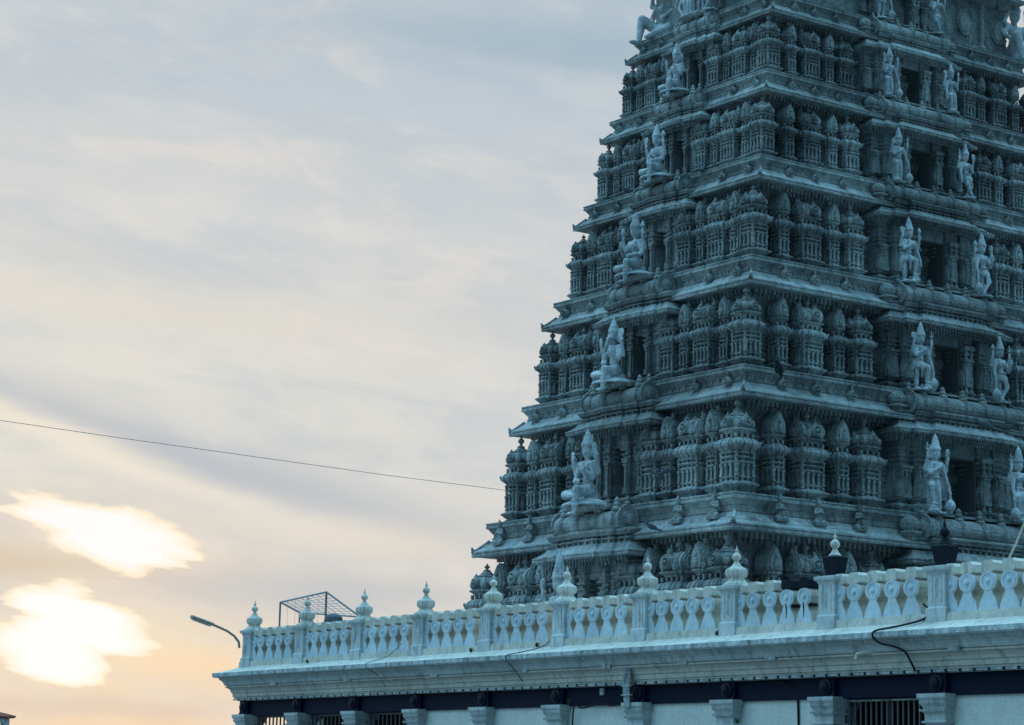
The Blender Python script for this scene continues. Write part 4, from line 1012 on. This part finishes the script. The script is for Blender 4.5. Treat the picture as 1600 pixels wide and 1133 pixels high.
n_w=noise(9,26,1.3,8,.62,17.,.6); n_x=noise(30,60,1.2,7,.6,29.,.3)
base=mix(math_('MULTIPLY',ramp(n_w,[(.46,(0,0,0)),(.68,(1,1,1))]),.34),base,lin(170,188,204))
base=mix(math_('MULTIPLY',ramp(n_w,[(.30,(1,1,1)),(.47,(0,0,0))]),.42),base,lin(232,222,214))
base=mix(math_('MULTIPLY',ramp(n_x,[(.5,(0,0,0)),(.72,(1,1,1))]),.18),base,lin(236,230,222))
# two grey-blue bands falling to the right, above and between the bright patches
def band(v0,slope,width,col,amt,u0=0.,ul=.35):
    g=base
    t=math_('ADD',math_('SUBTRACT',v,v0),math_('MULTIPLY',math_('SUBTRACT',u,u0),slope)); t=math_('ADD',t,math_('MULTIPLY',math_('SUBTRACT',n_mid,.5),.03))
    t=math_('DIVIDE',t,width); e=math_('POWER',2.718,math_('MULTIPLY',math_('MULTIPLY',t,t),-1.)); 
    uu=math_('DIVIDE',math_('SUBTRACT',u,u0),ul); e2=math_('POWER',2.718,math_('MULTIPLY',math_('MULTIPLY',uu,uu),-1.))
    return mix(math_('MULTIPLY',math_('MULTIPLY',e,e2),amt),g,col)
def uv(px,py):
    x,y,z=ray(px,py,1.); z-=ZO; return x*sd[1]-y*sd[0],z
def bandp(p,q,wpx,col,amt,xc,xl):
    global base
    (ua,va),(ub,vb)=uv(*p),uv(*q); sl=-(vb-va)/(ub-ua); uc,_=uv(xc,(p[1]+q[1])/2); vc=va+(vb-va)*(uc-ua)/(ub-ua)
    base=band(vc,sl,wpx/3701.,col,amt,uc,xl/3701.)
bandp((0,610),(600,800),40,lin(172,182,194),.80,330,420)
bandp((0,650),(600,860),24,lin(238,229,212),.75,100,330)
bandp((0,870),(700,925),24,lin(206,188,166),.85,40,330)
bandp((200,895),(720,940),26,lin(184,192,200),.85,520,300)
bandp((0,1095),(360,1108),20,lin(208,194,184),.75,120,300)
bandp((0,1010),(360,1050),28,lin(240,212,178),.8,280,190)
bandp((400,830),(760,860),22,lin(222,216,204),.7,560,200)
bandp((0,440),(700,520),50,lin(224,218,208),.55,250,500)
bandp((300,130),(900,180),36,lin(190,202,212),.55,650,380)
bandp((450,30),(980,90),40,lin(158,182,198),.75,900,500)
# bright patches where the sun stands behind thin cloud
def patch(px,py,rx,ry,tilt,amp,namp,off,hot=True):
    global base
    u0,v0=uv(px,py)
    a=math_('MULTIPLY',math_('SUBTRACT',u,u0),3701./rx); b=math_('MULTIPLY',math_('ADD',math_('SUBTRACT',v,v0),math_('MULTIPLY',math_('SUBTRACT',u,u0),tilt)),3701./ry)
    r=math_('SQRT',math_('ADD',math_('MULTIPLY',a,a),math_('MULTIPLY',b,b)))
    nn=noise(9,30,2.2,4,.5,off,.4); n2=noise(30,90,1.,3,.5,off+3.,.2)
    r=math_('ADD',r,math_('ADD',math_('MULTIPLY',math_('SUBTRACT',nn,.5),namp),math_('MULTIPLY',math_('SUBTRACT',n2,.5),.35)))
    glow=math_('POWER',2.718,math_('MULTIPLY',math_('MULTIPLY',r,r),-.8))
    base=mix(math_('MULTIPLY',glow,.45),base,lin(240,226,204))
    rim=ramp(r,[(.85,(1,1,1)),(2.1,(0,0,0))]); base=mix(math_('MULTIPLY',rim,.8),base,lin(248,222,192))
    ye=ramp(r,[(.80,(1,1,1)),(1.30,(0,0,0))]); base=mix(math_('MULTIPLY',ye,.9),base,lin(250,238,212))
    core=ramp(r,[(.50,(1,1,1)),(1.12,(0,0,0))]); base=mix(core,base,(.93,.94,.96))
patch(178,838,156,70,.16,1,1.7,11.)
patch(98,1000,118,80,.06,1,1.8,23.)
# away from the sunset the dusk sky turns deep blue
back=math_('MULTIPLY_ADD',fw,-1.25,.85,clamp=True); back=math_('POWER',back,.8)
hi=math_('MULTIPLY',math_('SUBTRACT',v,.33),2.4,clamp=True)
dusk=mix(math_('POWER',math_('MAXIMUM',v,0.),1.15),(.07,.22,.34),(.90,2.0,2.75))
dim=math_('MAXIMUM',math_('MULTIPLY_ADD',fw,1.05,1.2),.22)
vs=nt.nodes.new('ShaderNodeVectorMath'); vs.operation='SCALE'; nt.links.new(dusk,vs.inputs[0]); nt.links.new(dim,vs.inputs['Scale']); dusk=vs.outputs[0]
allm=math_('MAXIMUM',back,hi)
fin=mix(allm,base,dusk)
sky=nt.nodes.new('ShaderNodeTexSky'); sky.sky_type='NISHITA'; sky.sun_disc=False; sky.sun_elevation=math.radians(5); sky.sun_rotation=SUNAZ
sc=nt.nodes.new('ShaderNodeVectorMath'); sc.operation='SCALE'; nt.links.new(sky.outputs[0],sc.inputs[0]); sc.inputs['Scale'].default_value=.002
addn=nt.nodes.new('ShaderNodeVectorMath'); addn.operation='ADD'; nt.links.new(fin,addn.inputs[0]); nt.links.new(sc.outputs[0],addn.inputs[1])
nt.links.new(addn.outputs[0],bg.inputs['Color']); bg.inputs['Strength'].default_value=1.0

sl=bpy.data.lights.new('sun','SUN'); sl.energy=2.0; sl.angle=math.radians(4); sl.color=(1.,.62,.38)
so=bpy.data.objects.new('sun',sl); COL.objects.link(so)
sv=Vector((.43,.90,.075)).normalized(); so.rotation_euler=sv.to_track_quat('Z','Y').to_euler(); so.location=(60,100,40)

cd_=bpy.data.cameras.new('camera'); cam=bpy.data.objects.new('camera',cd_); COL.objects.link(cam)
cd_.sensor_width=36; cd_.lens=3701./1600*36; cd_.clip_end=9000; cd_.clip_start=.5
cam.matrix_world=Matrix.Translation((0,0,ZO))@Matrix([list(r) for r in RC]).to_4x4()
S.camera=cam
S.view_settings.view_transform='Standard'; S.view_settings.look='None'; S.view_settings.exposure=0; S.view_settings.gamma=1
